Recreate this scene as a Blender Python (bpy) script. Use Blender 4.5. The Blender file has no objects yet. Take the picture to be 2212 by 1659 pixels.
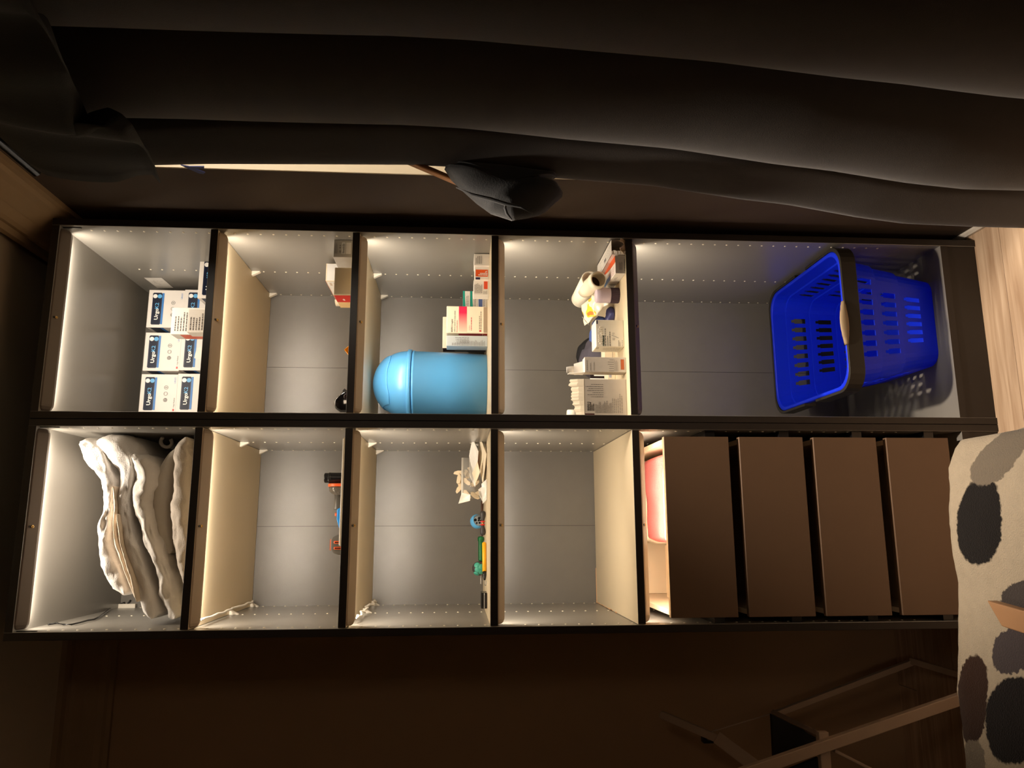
import bpy, bmesh, math, random
from mathutils import Vector, Matrix, noise
random.seed(7)
S = bpy.context.scene
COL = S.collection
# ------------------------------------------------------------------ camera (photo is turned on its side)
CX, CY, CZ = 0.2409, -1.8281, 1.379
YAW, PITCH, ROLL, FPX = 0.1905, 0.0694, 0.0099, 1629.26
_fw = Vector((math.sin(YAW)*math.cos(PITCH), math.cos(YAW)*math.cos(PITCH), -math.sin(PITCH)))
_r = Vector((math.cos(YAW), -math.sin(YAW), 0)); _u = _r.cross(_fw)
_r2 = _r*math.cos(ROLL)+_u*math.sin(ROLL); _u2 = -_r*math.sin(ROLL)+_u*math.cos(ROLL)
cam = bpy.data.cameras.new('camera'); co = bpy.data.objects.new('camera', cam); COL.objects.link(co)
ax, ay, az = -_u2, _r2, -_fw
co.matrix_world = Matrix(((ax.x, ay.x, az.x, CX), (ax.y, ay.y, az.y, CY), (ax.z, ay.z, az.z, CZ), (0, 0, 0, 1)))
cam.sensor_width = 36; cam.lens = FPX/2212*36; cam.clip_start = 0.02
S.camera = co
# ------------------------------------------------------------------ world, light, exposure
w = bpy.data.worlds.new('world'); S.world = w; w.use_nodes = True
w.node_tree.nodes['Background'].inputs[0].default_value = (1.0, 0.72, 0.5, 1)
w.node_tree.nodes['Background'].inputs[1].default_value = 0.0
S.view_settings.view_transform = 'Standard'; S.view_settings.look = 'None'
S.view_settings.exposure = 0.0; S.view_settings.gamma = 1.0; S.view_settings.use_curve_mapping = False
LED = 2.0                     # watts of every LED strip
LEDC = (1.0, 0.87, 0.71)
def area(name, loc, direction, sx, sy, power, color, spread=math.pi):
    l = bpy.data.lights.new(name, 'AREA'); l.shape = 'RECTANGLE'; l.size = sx; l.size_y = sy
    l.energy = power; l.color = color; l.spread = spread
    o = bpy.data.objects.new(name, l); COL.objects.link(o); o.location = loc
    o.rotation_euler = Vector(direction).to_track_quat('-Z', 'Y').to_euler()
    return o
def spot(name, loc, direction, power, color, ang, blend, rad):
    l = bpy.data.lights.new(name, 'SPOT'); l.energy = power; l.color = color
    l.spot_size = ang; l.spot_blend = blend; l.shadow_soft_size = rad
    o = bpy.data.objects.new(name, l); COL.objects.link(o); o.location = loc
    o.rotation_euler = Vector(direction).to_track_quat('-Z', 'Y').to_euler()
    return o
WARM = (1.0, 0.77, 0.55)
spot('ceiling_downlight', (0.72, -0.36, 2.46), (-0.22, -0.04, -2.46), 290, (1.0, 0.84, 0.68), math.radians(41), 1.0, 0.04)
spot('bedside_lamp_light', (0.0, -1.30, 0.95), (-0.05, 0.55, -0.80), 4, (1.0, 0.80, 0.60), math.radians(100), 1.0, 0.06)  # added fill spot out of view, brightens the throw; no such lamp known
area('standing_lamp_light', (0.93, -2.45, 1.9), (-0.5, 1, -0.35), 0.25, 0.25, 1.7, WARM)  # added ambient fill behind the camera, lifts the back wall; no lamp there
area('hallway_lamp_light', (1.60, -0.85, 2.30), (0, 0.25, -1), 0.3, 0.3, 22, (1.0, 0.90, 0.76))
# ------------------------------------------------------------------ pixel of the photo -> point of the room
def _ray(px, py): return _fw*FPX+_r2*(829.5-py)-_u2*(px-1106)
def at_y(px, py, Y): v = _ray(px, py); return Vector((CX, CY, CZ))+v*((Y-CY)/v.y)
def at_z(px, py, Z): v = _ray(px, py); return Vector((CX, CY, CZ))+v*((Z-CZ)/v.z)
def at_x(px, py, X): v = _ray(px, py); return Vector((CX, CY, CZ))+v*((X-CX)/v.x)
# ------------------------------------------------------------------ materials
def lin(c):
    c = c/255.0
    return c/12.92 if c <= 0.04045 else ((c+0.055)/1.055)**2.4
def rgb(r, g, b): return (lin(r), lin(g), lin(b), 1)
MATS = {}
def mat(name, col, rough=0.5, var=0.06, nscale=40, bump=0.0, bscale=200, metal=0.0, spec=0.5, trans=0.0, alpha=1.0, sheen=0.0, emit=0.0, coat=0.0):
    if name in MATS: return MATS[name]
    m = bpy.data.materials.new(name); m.use_nodes = True; MATS[name] = m
    nt = m.node_tree; b = nt.nodes['Principled BSDF']
    tc = nt.nodes.new('ShaderNodeTexCoord')
    n = nt.nodes.new('ShaderNodeTexNoise'); n.inputs['Scale'].default_value = nscale; n.inputs['Detail'].default_value = 3
    nt.links.new(tc.outputs['Object'], n.inputs['Vector'])
    mix = nt.nodes.new('ShaderNodeMix'); mix.data_type = 'RGBA'
    c = rgb(*col)
    mix.inputs[6].default_value = tuple(min(1, x*(1-var)) for x in c[:3])+(1,)
    mix.inputs[7].default_value = tuple(min(1, x*(1+var)) for x in c[:3])+(1,)
    nt.links.new(n.outputs['Fac'], mix.inputs[0]); nt.links.new(mix.outputs[2], b.inputs['Base Color'])
    b.inputs['Roughness'].default_value = rough; b.inputs['Metallic'].default_value = metal
    b.inputs['Specular IOR Level'].default_value = spec
    if trans: b.inputs['Transmission Weight'].default_value = trans; b.inputs['IOR'].default_value = 1.45
    if alpha < 1: b.inputs['Alpha'].default_value = alpha
    if sheen: b.inputs['Sheen Weight'].default_value = sheen
    if coat: b.inputs['Coat Weight'].default_value = coat
    if emit:
        b.inputs['Emission Color'].default_value = c; b.inputs['Emission Strength'].default_value = emit
    if bump:
        n2 = nt.nodes.new('ShaderNodeTexNoise'); n2.inputs['Scale'].default_value = bscale; n2.inputs['Detail'].default_value = 4
        nt.links.new(tc.outputs['Object'], n2.inputs['Vector'])
        bp = nt.nodes.new('ShaderNodeBump'); bp.inputs['Strength'].default_value = bump; bp.inputs['Distance'].default_value = 0.002
        nt.links.new(n2.outputs['Fac'], bp.inputs['Height']); nt.links.new(bp.outputs['Normal'], b.inputs['Normal'])
    return m
M_DARK = mat('black_brown_veneer', (38, 31, 26), 0.45, 0.15, 60)
M_GREY = mat('grey_laminate', (132, 128, 121), 0.30, 0.03, 30, 0.03, 300, spec=0.7)
M_BACK = mat('grey_back_board', (116, 112, 106), 0.24, 0.05, 25, 0.13, 900, spec=0.6)
M_CREAM = mat('cream_melamine', (216, 199, 168), 0.45, 0.04, 8, 0.05, 300)
M_LAMP = mat('beige_aluminium', (196, 176, 152), 0.45, 0.03)
M_LAMPD = mat('dark_aluminium', (120, 108, 98), 0.45, 0.03)  # darker copy of the strip metal, shade painted in where little light bounces
M_LED = mat('led_diffuser', (255, 238, 205), 0.5, 0.0, emit=2.0)
M_WHITE = mat('white_plastic', (238, 230, 216), 0.4, 0.03)
M_WPAP = mat('white_cardboard', (240, 234, 226), 0.55, 0.03, 30, 0.08, 150)
M_CPAP = mat('cream_cardboard', (236, 222, 196), 0.6, 0.04, 30, 0.1, 150)
M_INK = mat('dark_ink', (48, 44, 46), 0.6)
M_GINK = mat('grey_ink', (120, 118, 118), 0.6)
M_NAVY = mat('navy_print', (22, 34, 66), 0.4)
M_BLUE = mat('sky_blue_print', (52, 128, 205), 0.4)
M_LBLUE = mat('light_blue_print', (96, 178, 235), 0.4)
M_WINK = mat('white_print', (250, 248, 246), 0.4)
M_RED = mat('red_print', (214, 40, 34), 0.4)
M_ORANGE = mat('orange_print', (236, 92, 30), 0.4)
M_CRIM = mat('crimson_print', (190, 24, 58), 0.4)
M_BLACKP = mat('black_plastic', (22, 21, 22), 0.25)
M_HOLE = mat('peg_socket', (235, 226, 205), 0.4)
M_BRASS = mat('brass_screw', (220, 180, 110), 0.3, metal=0.8)
M_STEEL = mat('dull_steel', (150, 146, 140), 0.35, metal=0.8)
# ------------------------------------------------------------------ mesh helpers
def _area(name): return name
class MB:
    def __init__(s): s.bm = bmesh.new()
    def _setmi(s, fs, mi):
        for f in fs: f.material_index = mi
    def box(s, x0, x1, y0, y1, z0, z1, mi=0, faces=None):
        v = [s.bm.verts.new(p) for p in ((x0, y0, z0), (x1, y0, z0), (x1, y1, z0), (x0, y1, z0), (x0, y0, z1), (x1, y0, z1), (x1, y1, z1), (x0, y1, z1))]
        q = {'bottom': (3, 2, 1, 0), 'top': (4, 5, 6, 7), 'front': (0, 1, 5, 4), 'right': (1, 2, 6, 5), 'back': (2, 3, 7, 6), 'left': (3, 0, 4, 7)}
        for k, ids in q.items():
            f = s.bm.faces.new([v[i] for i in ids]); f.material_index = (faces or {}).get(k, mi)
        return v
    def obox(s, c, e1, e2, e3, mi=0):      # oriented box, half vectors
        c = Vector(c); v = []
        for k in (-1, 1):
            for a, b in ((-1, -1), (1, -1), (1, 1), (-1, 1)): v.append(s.bm.verts.new(c+e1*a+e2*b+e3*k))
        for ids in ((3, 2, 1, 0), (4, 5, 6, 7), (0, 1, 5, 4), (1, 2, 6, 5), (2, 3, 7, 6), (3, 0, 4, 7)):
            f = s.bm.faces.new([v[i] for i in ids]); f.material_index = mi
    def quad(s, pts, mi=0):
        f = s.bm.faces.new([s.bm.verts.new(p) for p in pts]); f.material_index = mi; return f
    def grid(s, rows, mi=0, closed=False, skip=None, smooth=True):
        vr = [[s.bm.verts.new(p) for p in r] for r in rows]
        n = len(rows[0])
        for i in range(len(vr)-1):
            for j in range(n if closed else n-1):
                if skip and skip(i, j): continue
                k = (j+1) % n
                f = s.bm.faces.new((vr[i][j], vr[i][k], vr[i+1][k], vr[i+1][j])); f.material_index = mi; f.smooth = smooth
        return vr
    def cap(s, ring, mi=0):
        f = s.bm.faces.new(ring); f.material_index = mi
    def lathe(s, prof, org=(0, 0, 0), axis='z', n=28, mi=0, caps=True, sq=1.0):   # prof: (t, r)
        org = Vector(org); rows = []
        if isinstance(axis, str): A = {'x': Vector((1, 0, 0)), 'y': Vector((0, 1, 0)), 'z': Vector((0, 0, 1))}[axis]
        else: A = Vector(axis).normalized()
        U = A.orthogonal().normalized() if abs(A.z) < 0.9 else Vector((1, 0, 0))
        U = (U-A*U.dot(A)).normalized(); V = A.cross(U)
        for t, r in prof: rows.append([org+A*t+(U*math.cos(2*math.pi*k/n)+V*math.sin(2*math.pi*k/n)*sq)*r for k in range(n)])
        vr = s.grid(rows, mi, closed=True)
        if caps:
            if prof[0][1] > 1e-6: s.cap(list(reversed(vr[0])), mi)
            if prof[-1][1] > 1e-6: s.cap(vr[-1], mi)
        return vr
    def tube(s, pts, r, n=8, mi=0, sy=1.0):
        pts = [Vector(p) for p in pts]; rows = []
        up = Vector((0.13, 0.21, 0.97))
        for i, p in enumerate(pts):
            t = (pts[min(i+1, len(pts)-1)]-pts[max(i-1, 0)]).normalized()
            a = t.cross(up).normalized(); b = a.cross(t)
            rr = r[i] if isinstance(r, (list, tuple)) else r
            rows.append([p+(a*math.cos(2*math.pi*k/n)+b*math.sin(2*math.pi*k/n)*sy)*rr for k in range(n)])
        vr = s.grid(rows, mi, closed=True); s.cap(list(reversed(vr[0])), mi); s.cap(vr[-1], mi)
    def prism(s, poly, e, mi=0):           # polygon of 3d points extruded by vector e
        e = Vector(e); a = [s.bm.verts.new(p) for p in poly]; b = [s.bm.verts.new(Vector(p)+e) for p in poly]
        n = len(poly); fs = [s.bm.faces.new(list(reversed(a))), s.bm.faces.new(b)]
        for i in range(n): fs.append(s.bm.faces.new((a[i], a[(i+1) % n], b[(i+1) % n], b[i])))
        s._setmi(fs, mi)
    def build(s, name, mats, parent=None, world=False, bevel=0.0, smooth=None, sub=0, solid=0.0, norm=True, seg=2):
        if world and parent is not None:
            s.bm.transform(wm(parent).inverted())
        if norm: bmesh.ops.recalc_face_normals(s.bm, faces=s.bm.faces)
        me = bpy.data.meshes.new(name); s.bm.to_mesh(me); s.bm.free()
        for m in (mats if isinstance(mats, (list, tuple)) else [mats]): me.materials.append(m)
        o = bpy.data.objects.new(name, me); COL.objects.link(o)
        if parent is not None: o.parent = parent
        if smooth is not None:
            for p in me.polygons: p.use_smooth = smooth
        if solid:
            md = o.modifiers.new('solid', 'SOLIDIFY'); md.thickness = solid; md.offset = 0
        if bevel:
            md = o.modifiers.new('bevel', 'BEVEL'); md.width = bevel; md.segments = seg; md.limit_method = 'ANGLE'; md.angle_limit = math.radians(40)
        if sub:
            md = o.modifiers.new('sub', 'SUBSURF'); md.levels = sub; md.render_levels = sub
        return o
def lm(o):
    return Matrix.Translation(o.location) @ o.rotation_euler.to_matrix().to_4x4()
def wm(o):
    m = lm(o)
    while o.parent: o = o.parent; m = lm(o) @ m
    return m
def thing(name, label, cat, loc=(0, 0, 0), rz=0, group=None):
    o = bpy.data.objects.new(name, None); COL.objects.link(o); o.empty_display_size = 0.02
    o.location = loc; o.rotation_euler = (0, 0, rz); tag(o, label, cat, group); return o
def tag(o, label, cat, group=None):
    o['label'] = label; o['category'] = cat
    if group: o['group'] = group
    return o
def struct(o): o['kind'] = 'structure'; return o
def stuff(o): o['kind'] = 'stuff'; return o
def copy_tree(o, parent=None):
    c = o.copy(); COL.objects.link(c)
    if parent: c.parent = parent
    for ch in list(o.children): copy_tree(ch, c)
    return c
def text_mesh(txt, size, bold=0.0):
    cu = bpy.data.curves.new('t', 'FONT'); cu.body = txt; cu.size = size; cu.resolution_u = 2; cu.offset = bold
    o = bpy.data.objects.new('t', cu); COL.objects.link(o)
    me = bpy.data.meshes.new_from_object(o.evaluated_get(bpy.context.evaluated_depsgraph_get()))
    bpy.data.objects.remove(o); bpy.data.curves.remove(cu); return me
# ---- cartons: local frame, root at base centre; faces front (-y), left (-x), top
def frame_of(root, face):
    W, D, H = root['_dim']
    e = 0.0004
    if face == 'front': return Vector((-W/2, -D/2-e, 0)), Vector((1, 0, 0)), Vector((0, 0, 1)), W, H
    if face == 'left': return Vector((-W/2-e, D/2, 0)), Vector((0, -1, 0)), Vector((0, 0, 1)), D, H
    if face == 'right': return Vector((W/2+e, -D/2, 0)), Vector((0, 1, 0)), Vector((0, 0, 1)), D, H
    if face == 'top': return Vector((-W/2, -D/2, H+e)), Vector((1, 0, 0)), Vector((0, 1, 0)), W, D
def carton(name, label, cat, W, D, H, loc, rz=0, m=None, group=None, bevel=0.0012, body='carton_body', build_body=True):
    t = thing(name, label, cat, loc, rz, group); t['_dim'] = (W, D, H)
    if build_body:
        b = MB(); b.box(-W/2, W/2, -D/2, D/2, 0, H); b.build(body, m or M_WPAP, t, bevel=bevel)
    return t
def rects(root, face, name, m, rl, lift=0.0):          # rl: (u0,v0,u1,v1) fractions
    o, U, V, W, H = frame_of(root, face); N = U.cross(V); o = o+N*lift
    b = MB()
    for u0, v0, u1, v1 in rl:
        b.quad([o+U*W*u0+V*H*v0, o+U*W*u1+V*H*v0, o+U*W*u1+V*H*v1, o+U*W*u0+V*H*v1])
    return b.build(name, m, root, norm=False)
M_FINE = mat('faint_ink', (104, 98, 96), 0.6)
def fine_print(root, face, name, m, u0, v0, u1, v1, n, vertical=False, fill=0.5, seed=1, lift=0.0002):
    rnd = random.Random(seed); rl = []
    if name == 'fine_print' and m is M_INK: m = M_FINE
    if name == 'fine_print': fill *= 0.72
    for i in range(n):
        a = (v1-v0)/n if not vertical else (u1-u0)/n
        c = (v1-a*i) if not vertical else (u0+a*i)
        p = u0 if not vertical else v0; end = (u1 if not vertical else v1)
        end = p+(end-p)*rnd.uniform(0.6, 1.0)
        while p < end:
            L = (end-(u0 if not vertical else v0))*rnd.uniform(0.06, 0.2); q = min(p+L, end)
            rl.append((p, c-a*fill, q, c) if not vertical else (c, p, c+a*fill, q)); p = q+(u1-u0 if not vertical else v1-v0)*0.025
    return rects(root, face, name, m, rl, lift)
def lettering(root, face, name, m, txt, u, v, size, rot=0, bold=0.0, lift=0.0003, stretch=1.0):
    o, U, V, W, H = frame_of(root, face); N = U.cross(V)
    me = text_mesh(txt, size*H, bold*H); me.name = name
    c, s = math.cos(rot), math.sin(rot); a, b2 = U*c+V*s, -U*s+V*c
    P = o+U*W*u+V*H*v+N*lift
    for vv in me.vertices: vv.co = P+a*vv.co.x*stretch+b2*vv.co.y
    me.materials.clear(); me.materials.append(m)
    ob = bpy.data.objects.new(name, me); COL.objects.link(ob); ob.parent = root; return ob
def discs(root, face, name, m, cl, lift=0.0003, inner=0.0):
    o, U, V, W, H = frame_of(root, face); N = U.cross(V); o = o+N*lift; b = MB()
    for u, v, r in cl:
        c = o+U*W*u+V*H*v; n = 16
        P = [c+(U*math.cos(2*math.pi*k/n)+V*math.sin(2*math.pi*k/n))*r*H for k in range(n)]
        if inner:
            Q = [c+(U*math.cos(2*math.pi*k/n)+V*math.sin(2*math.pi*k/n))*r*H*inner for k in range(n)]
            for k in range(n): b.quad([P[k], P[(k+1) % n], Q[(k+1) % n], Q[k]])
        else: b.quad(P)
    return b.build(name, m, root, norm=False)

# ================================================================== THE ROOM
D = 0.549                     # inner face of the wardrobe's back board
WB, WR, WL, WF, CEIL = 0.575, 1.03, -1.75, -2.75, 2.49
M_WALL = mat('painted_wall', (170, 140, 108), 0.8, 0.05, 6, 0.15, 120)
M_WALLB = mat('brown_painted_wall', (66, 51, 38), 0.8, 0.05, 6, 0.15, 120)  # right wall, darker brown than the other walls
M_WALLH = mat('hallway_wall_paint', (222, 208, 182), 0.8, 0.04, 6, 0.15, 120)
def wallbox(name, x0, x1, y0, y1, z0, z1, m=M_WALL):
    b = MB(); b.box(x0, x1, y0, y1, z0, z1); return struct(b.build(name, m))
wallbox('wall_back', WL-0.1, WR+0.1, WB, WB+0.1, -0.02, CEIL)
wallbox('wall_left', WL-0.1, WL, WF, WB, -0.02, CEIL)
wallbox('wall_front', WL-0.1, WR+0.1, WF-0.1, WF, -0.02, CEIL)
JAMB = -0.225
b = MB()                                             # right wall with a doorway behind the curtain
b.box(WR, WR+0.1, JAMB, WB, -0.02, CEIL); b.box(WR, WR+0.1, WF, -1.25, -0.02, CEIL); b.box(WR, WR+0.1, -1.25, JAMB, 2.30, CEIL)
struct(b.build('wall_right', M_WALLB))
b = MB(); b.box(WR+0.0006, WR+0.1, JAMB-0.005, JAMB, 0, 2.30); struct(b.build('trim_3', mat('cream_door_lining', (220, 204, 176), 0.6, 0.03)))
wallbox('wall_hallway_side', 1.95, 2.05, -2.0, WB, -0.02, CEIL, M_WALLH)
wallbox('wall_hallway_back', WR+0.1, 1.95, WB-0.45, WB-0.35, -0.02, CEIL, M_WALLH)
wallbox('wall_hallway_front', WR+0.1, 1.95, -2.0, -1.9, -0.02, CEIL, M_WALLH)
b = MB(); b.box(WL-0.1, 2.05, WF-0.1, WB+0.1, CEIL, CEIL+0.1); struct(b.build('ceiling', mat('ceiling_paint', (214, 200, 176), 0.85, 0.04, 5)))
# cornice: cyma profile, (distance from wall, drop from ceiling)
CORN = [(0, 0.118), (0.012, 0.118), (0.014, 0.106), (0.022, 0.10), (0.030, 0.085), (0.055, 0.055), (0.072, 0.040), (0.078, 0.030), (0.078, 0.020), (0.092, 0.016), (0.092, 0.0), (0, 0)]
b = MB(); b.prism([(WL, WB-d, CEIL-h) for d, h in CORN], (WR-WL, 0, 0)); struct(b.build('trim_1', mat('cornice_paint', (158, 132, 100), 0.8)))
b = MB(); b.prism([(WR-d, WF, CEIL-h-0.02) for d, h in CORN], (0, WB-WF, 0)); struct(b.build('trim_2', MATS['cornice_paint']))
b = MB(); b.prism([(WR, JAMB, 0.001), (WR-0.012, JAMB, 0.001), (WR-0.012, JAMB, 0.008), (WR-0.006, JAMB, 0.014), (WR, JAMB, 0.014)], (0, WB-JAMB, 0))
struct(b.build('baseboard_right', mat('white_skirting', (225, 215, 200), 0.5)))
# floor of oak laminate planks, each a part
def plank_mat():
    m = mat('oak_laminate', (196, 158, 122), 0.45, 0.05, 3)
    nt = m.node_tree; bs = nt.nodes['Principled BSDF']
    tc = nt.nodes['Texture Coordinate']; mp = nt.nodes.new('ShaderNodeMapping'); mp.inputs['Scale'].default_value = (1.6, 26, 1)
    inf = nt.nodes.new('ShaderNodeObjectInfo'); add = nt.nodes.new('ShaderNodeVectorMath'); add.operation = 'ADD'
    mul = nt.nodes.new('ShaderNodeMath'); mul.operation = 'MULTIPLY'; mul.inputs[1].default_value = 37.0
    nt.links.new(inf.outputs['Random'], mul.inputs[0]); nt.links.new(tc.outputs['Object'], add.inputs[0]); nt.links.new(mul.outputs[0], add.inputs[1])
    nt.links.new(add.outputs[0], mp.inputs['Vector'])
    n = nt.nodes.new('ShaderNodeTexNoise'); n.inputs['Scale'].default_value = 2.2; n.inputs['Detail'].default_value = 6; n.inputs['Distortion'].default_value = 0.6
    nt.links.new(mp.outputs[0], n.inputs['Vector'])
    cr = nt.nodes.new('ShaderNodeValToRGB'); cr.color_ramp.elements[0].position = 0.3; cr.color_ramp.elements[1].position = 0.72
    cr.color_ramp.elements[0].color = rgb(172, 140, 110); cr.color_ramp.elements[1].color = rgb(214, 186, 156)
    nt.links.new(n.outputs['Fac'], cr.inputs[0])
    hs = nt.nodes.new('ShaderNodeHueSaturation'); ml = nt.nodes.new('ShaderNodeMath'); ml.operation = 'MULTIPLY_ADD'; ml.inputs[1].default_value = 0.16; ml.inputs[2].default_value = 0.92
    nt.links.new(inf.outputs['Random'], ml.inputs[0]); nt.links.new(ml.outputs[0], hs.inputs['Value']); nt.links.new(cr.outputs[0], hs.inputs['Color'])
    nt.links.new(hs.outputs[0], bs.inputs['Base Color'])
    return m
M_OAK = plank_mat()
b = MB(); b.box(WL-0.1, 2.05, WF-0.1, WB+0.1, -0.06, -0.012)
floor = struct(b.build('floor', mat('dark_subfloor', (50, 40, 32), 0.8)))
y = WF; row = 0; PW = 0.19
while y < WB:
    x = WL-0.1-(0.47*row) % 1.2; y1 = min(y+PW, WB)
    while x < 2.0:
        x0, x1 = max(x, WL), min(x+1.2, 2.0)
        if x1-x0 > 0.05:
            b = MB(); b.box(x0+0.0006-(x0+x1)/2, x1-0.0006-(x0+x1)/2, -(y1-y)/2+0.0006, (y1-y)/2-0.0006, -0.012, 0)
            o = b.build('plank', M_OAK, floor, bevel=0.0008, seg=1); o.location = ((x0+x1)/2, (y+y1)/2, 0)
        x += 1.2
    y += PW; row += 1

# ================================================================== THE WARDROBE: two frames
TOP = 2.386; T = 0.018
ZS = {'R': [2.004, 1.6528, 1.3008, 0.9532], 'L': [2.0057, 1.6526, 1.3021, 0.9523]}
FLOORZ = 0.0986
HOLEROWS = (0.0294, 0.3196, 0.5373)
def wardrobe(side, X0, X1, label):
    w = thing('wardrobe', label, 'wardrobe', ((X0+X1)/2, 0.28, 0))
    ti = T; a0, a1 = X0+ti, X1-ti
    if side == 'L': a1 = X1-0.0172
    else: a0 = X0+0.0172
    fd = {'front': 0}
    b = MB(); b.box(X0, a0, 0, 0.565, 0, TOP, 0, {'right': 1}); b.build('side_panel', [M_DARK, M_GREY], w, True, bevel=0.0008, seg=1)
    b = MB(); b.box(a1, X1, 0, 0.565, 0, TOP, 0, {'left': 1}); b.build('side_panel', [M_DARK, M_GREY], w, True, bevel=0.0008, seg=1)
    b = MB(); b.box(a0, a1, 0.001, 0.555, TOP-T, TOP, 0, {'bottom': 1}); b.build('top_panel', [M_DARK, M_GREY], w, True)
    b = MB(); b.box(a0, a1, 0.001, 0.555, FLOORZ-T, FLOORZ, 0, {'top': 1}); b.build('bottom_panel', [M_DARK, M_GREY], w, True)
    b = MB(); b.box(a0, a1, 0.004, 0.020, 0, FLOORZ-T-0.001, 0); b.build('plinth', M_DARK, w, True)
    xm = 0.2513 if side == 'L' else 0.7455
    for p, q in ((a0, xm-0.0006), (xm+0.0006, a1)):
        b = MB(); b.box(p, q, D, D+0.004, FLOORZ, TOP-T); b.build('back_panel', M_BACK, w, True)
    b = MB(); b.box(xm-0.004, xm+0.004, D+0.0015, D+0.0045, FLOORZ, TOP-T); b.build('back_joint', M_DARK, w, True)
    for i, z in enumerate(ZS[side]):
        b = MB(); b.box(a0+0.0008, a1-0.0008, 0.002, 0.546, z-T, z, 1, {'front': 0})
        b.build('shelf', [M_DARK, M_CREAM], w, True, bevel=0.0006, seg=1)
        for sx, s in ((a0, 1), (a1, -1)):
            for hy in (HOLEROWS[1], HOLEROWS[2]-0.01):
                b = MB(); z1 = z-T-0.0005
                b.prism([(sx, hy-0.007, z1), (sx+s*0.014, hy-0.007, z1), (sx+s*0.012, hy-0.007, z1-0.004), (sx+s*0.003, hy-0.007, z1-0.022), (sx, hy-0.007, z1-0.024)], (0, 0.014, 0))
                b.build('shelf_pin', M_WHITE, w, True, bevel=0.001, seg=1)
    for sx, s in ((a0, 1), (a1, -1)):       # rows of peg holes, raised pale dots paint the light caught on their edges
        b = MB()
        for hy in HOLEROWS:
            z = 0.25
            while z < 2.33:
                zz = z+0.0071
                n = 6; rg = [[Vector((sx+s*hh, hy+rr*math.cos(2*math.pi*k/n), zz+rr*math.sin(2*math.pi*k/n))) for k in range(n)] for hh, rr in ((0.0, 0.0030), (0.0013, 0.0023))]
                vr = b.grid(rg, closed=True); b.cap(vr[1])
                z += 0.032
        stuff(b.build('peg_holes', M_HOLE, w, True))
    return w, a0, a1
WLft, LA0, LA1 = wardrobe('L', 0.0, 0.4995, 'black-brown wardrobe frame with drawers below, left of the two')
WRgt, RA0, RA1 = wardrobe('R', 0.5005, 1.0, 'black-brown wardrobe frame without drawers, standing by the right wall')
# LED strips under the shelves
def led(a0, a1, ztop, label, m, screw=True):
    t = thing('cabinet_light', label, 'lamp', ((a0+a1)/2, 0.024, ztop), group='light strips under the wardrobe shelves')
    x0, x1 = a0+0.004, a1-0.004
    prof = [(0.004, 0.0), (0.006, -0.003), (0.027, -0.0168), (0.036, -0.0160), (0.044, -0.002), (0.044, 0.0)]
    def sc(k): return [(0.024+(y-0.024)*k, z*k-0.0001) for y, z in prof]
    b = MB(); rows = []
    for x, k in ((x0, 0.55), (x0+0.003, 0.8), (x0+0.010, 0.97), (x0+0.016, 1.0), (x1-0.016, 1.0), (x1-0.010, 0.97), (x1-0.003, 0.8), (x1, 0.55)):
        rows.append([(x, y, ztop+z) for y, z in sc(k)])
    vr = b.grid(rows, 0, closed=True, smooth=False); b.cap(list(reversed(vr[0]))); b.cap(vr[-1])
    b.build('lamp_housing', m, t, True)
    b = MB(); b.quad([(x0+0.018, 0.0368, ztop-0.0152), (x1-0.018, 0.0368, ztop-0.0152), (x1-0.018, 0.0444, ztop-0.0030), (x0+0.018, 0.0444, ztop-0.0030)])
    b.build('diffuser', M_LED, t, True)
    if screw:
        b = MB(); c = Vector(((a0+a1)/2, 0.0145, ztop-0.0098)); nrm = Vector((0, -0.55, -0.83))
        b.lathe([(-0.001, 0.0034), (0.0012, 0.0034), (0.0012, 0.0018), (-0.0002, 0.0012)], c, nrm, n=10); b.build('motion_sensor', M_BRASS, t, True)
        b = MB(); b.lathe([(-0.001, 0.0026), (0.0008, 0.0026)], c+Vector((0, -0.0045, 0.0030)), nrm, n=10); b.build('sensor_hole', M_BLACKP, t, True)
    L = area('led_light', ((a0+a1)/2, 0.0465, ztop-0.0085), (0, 0.86, -0.50), x1-x0-0.03, 0.010, LED, LEDC)
    L.parent = t; L.location = Vector(L.location)-Vector(t.location)
    return t
NM = ['first', 'second', 'third', 'fourth']
led(LA0, LA1, TOP-T, 'dark light strip under the top panel of left wardrobe frame, above the white duvet', M_LAMPD)
led(RA0, RA1, TOP-T, 'dark light strip under the top panel of right wardrobe frame, above the stacked white boxes', M_LAMPD)
for sd, a0, a1 in (('L', LA0, LA1), ('R', RA0, RA1)):
    for i, z in enumerate(ZS[sd]):
        m = M_LAMPD if (sd, i) == ('R', 3) else M_LAMP
        led(a0, a1, z-T, ('dark' if m is M_LAMPD else 'beige')+' light strip under the %s shelf from the top in the %s wardrobe frame' % (NM[i], 'left' if sd == 'L' else 'right'), m)
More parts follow.
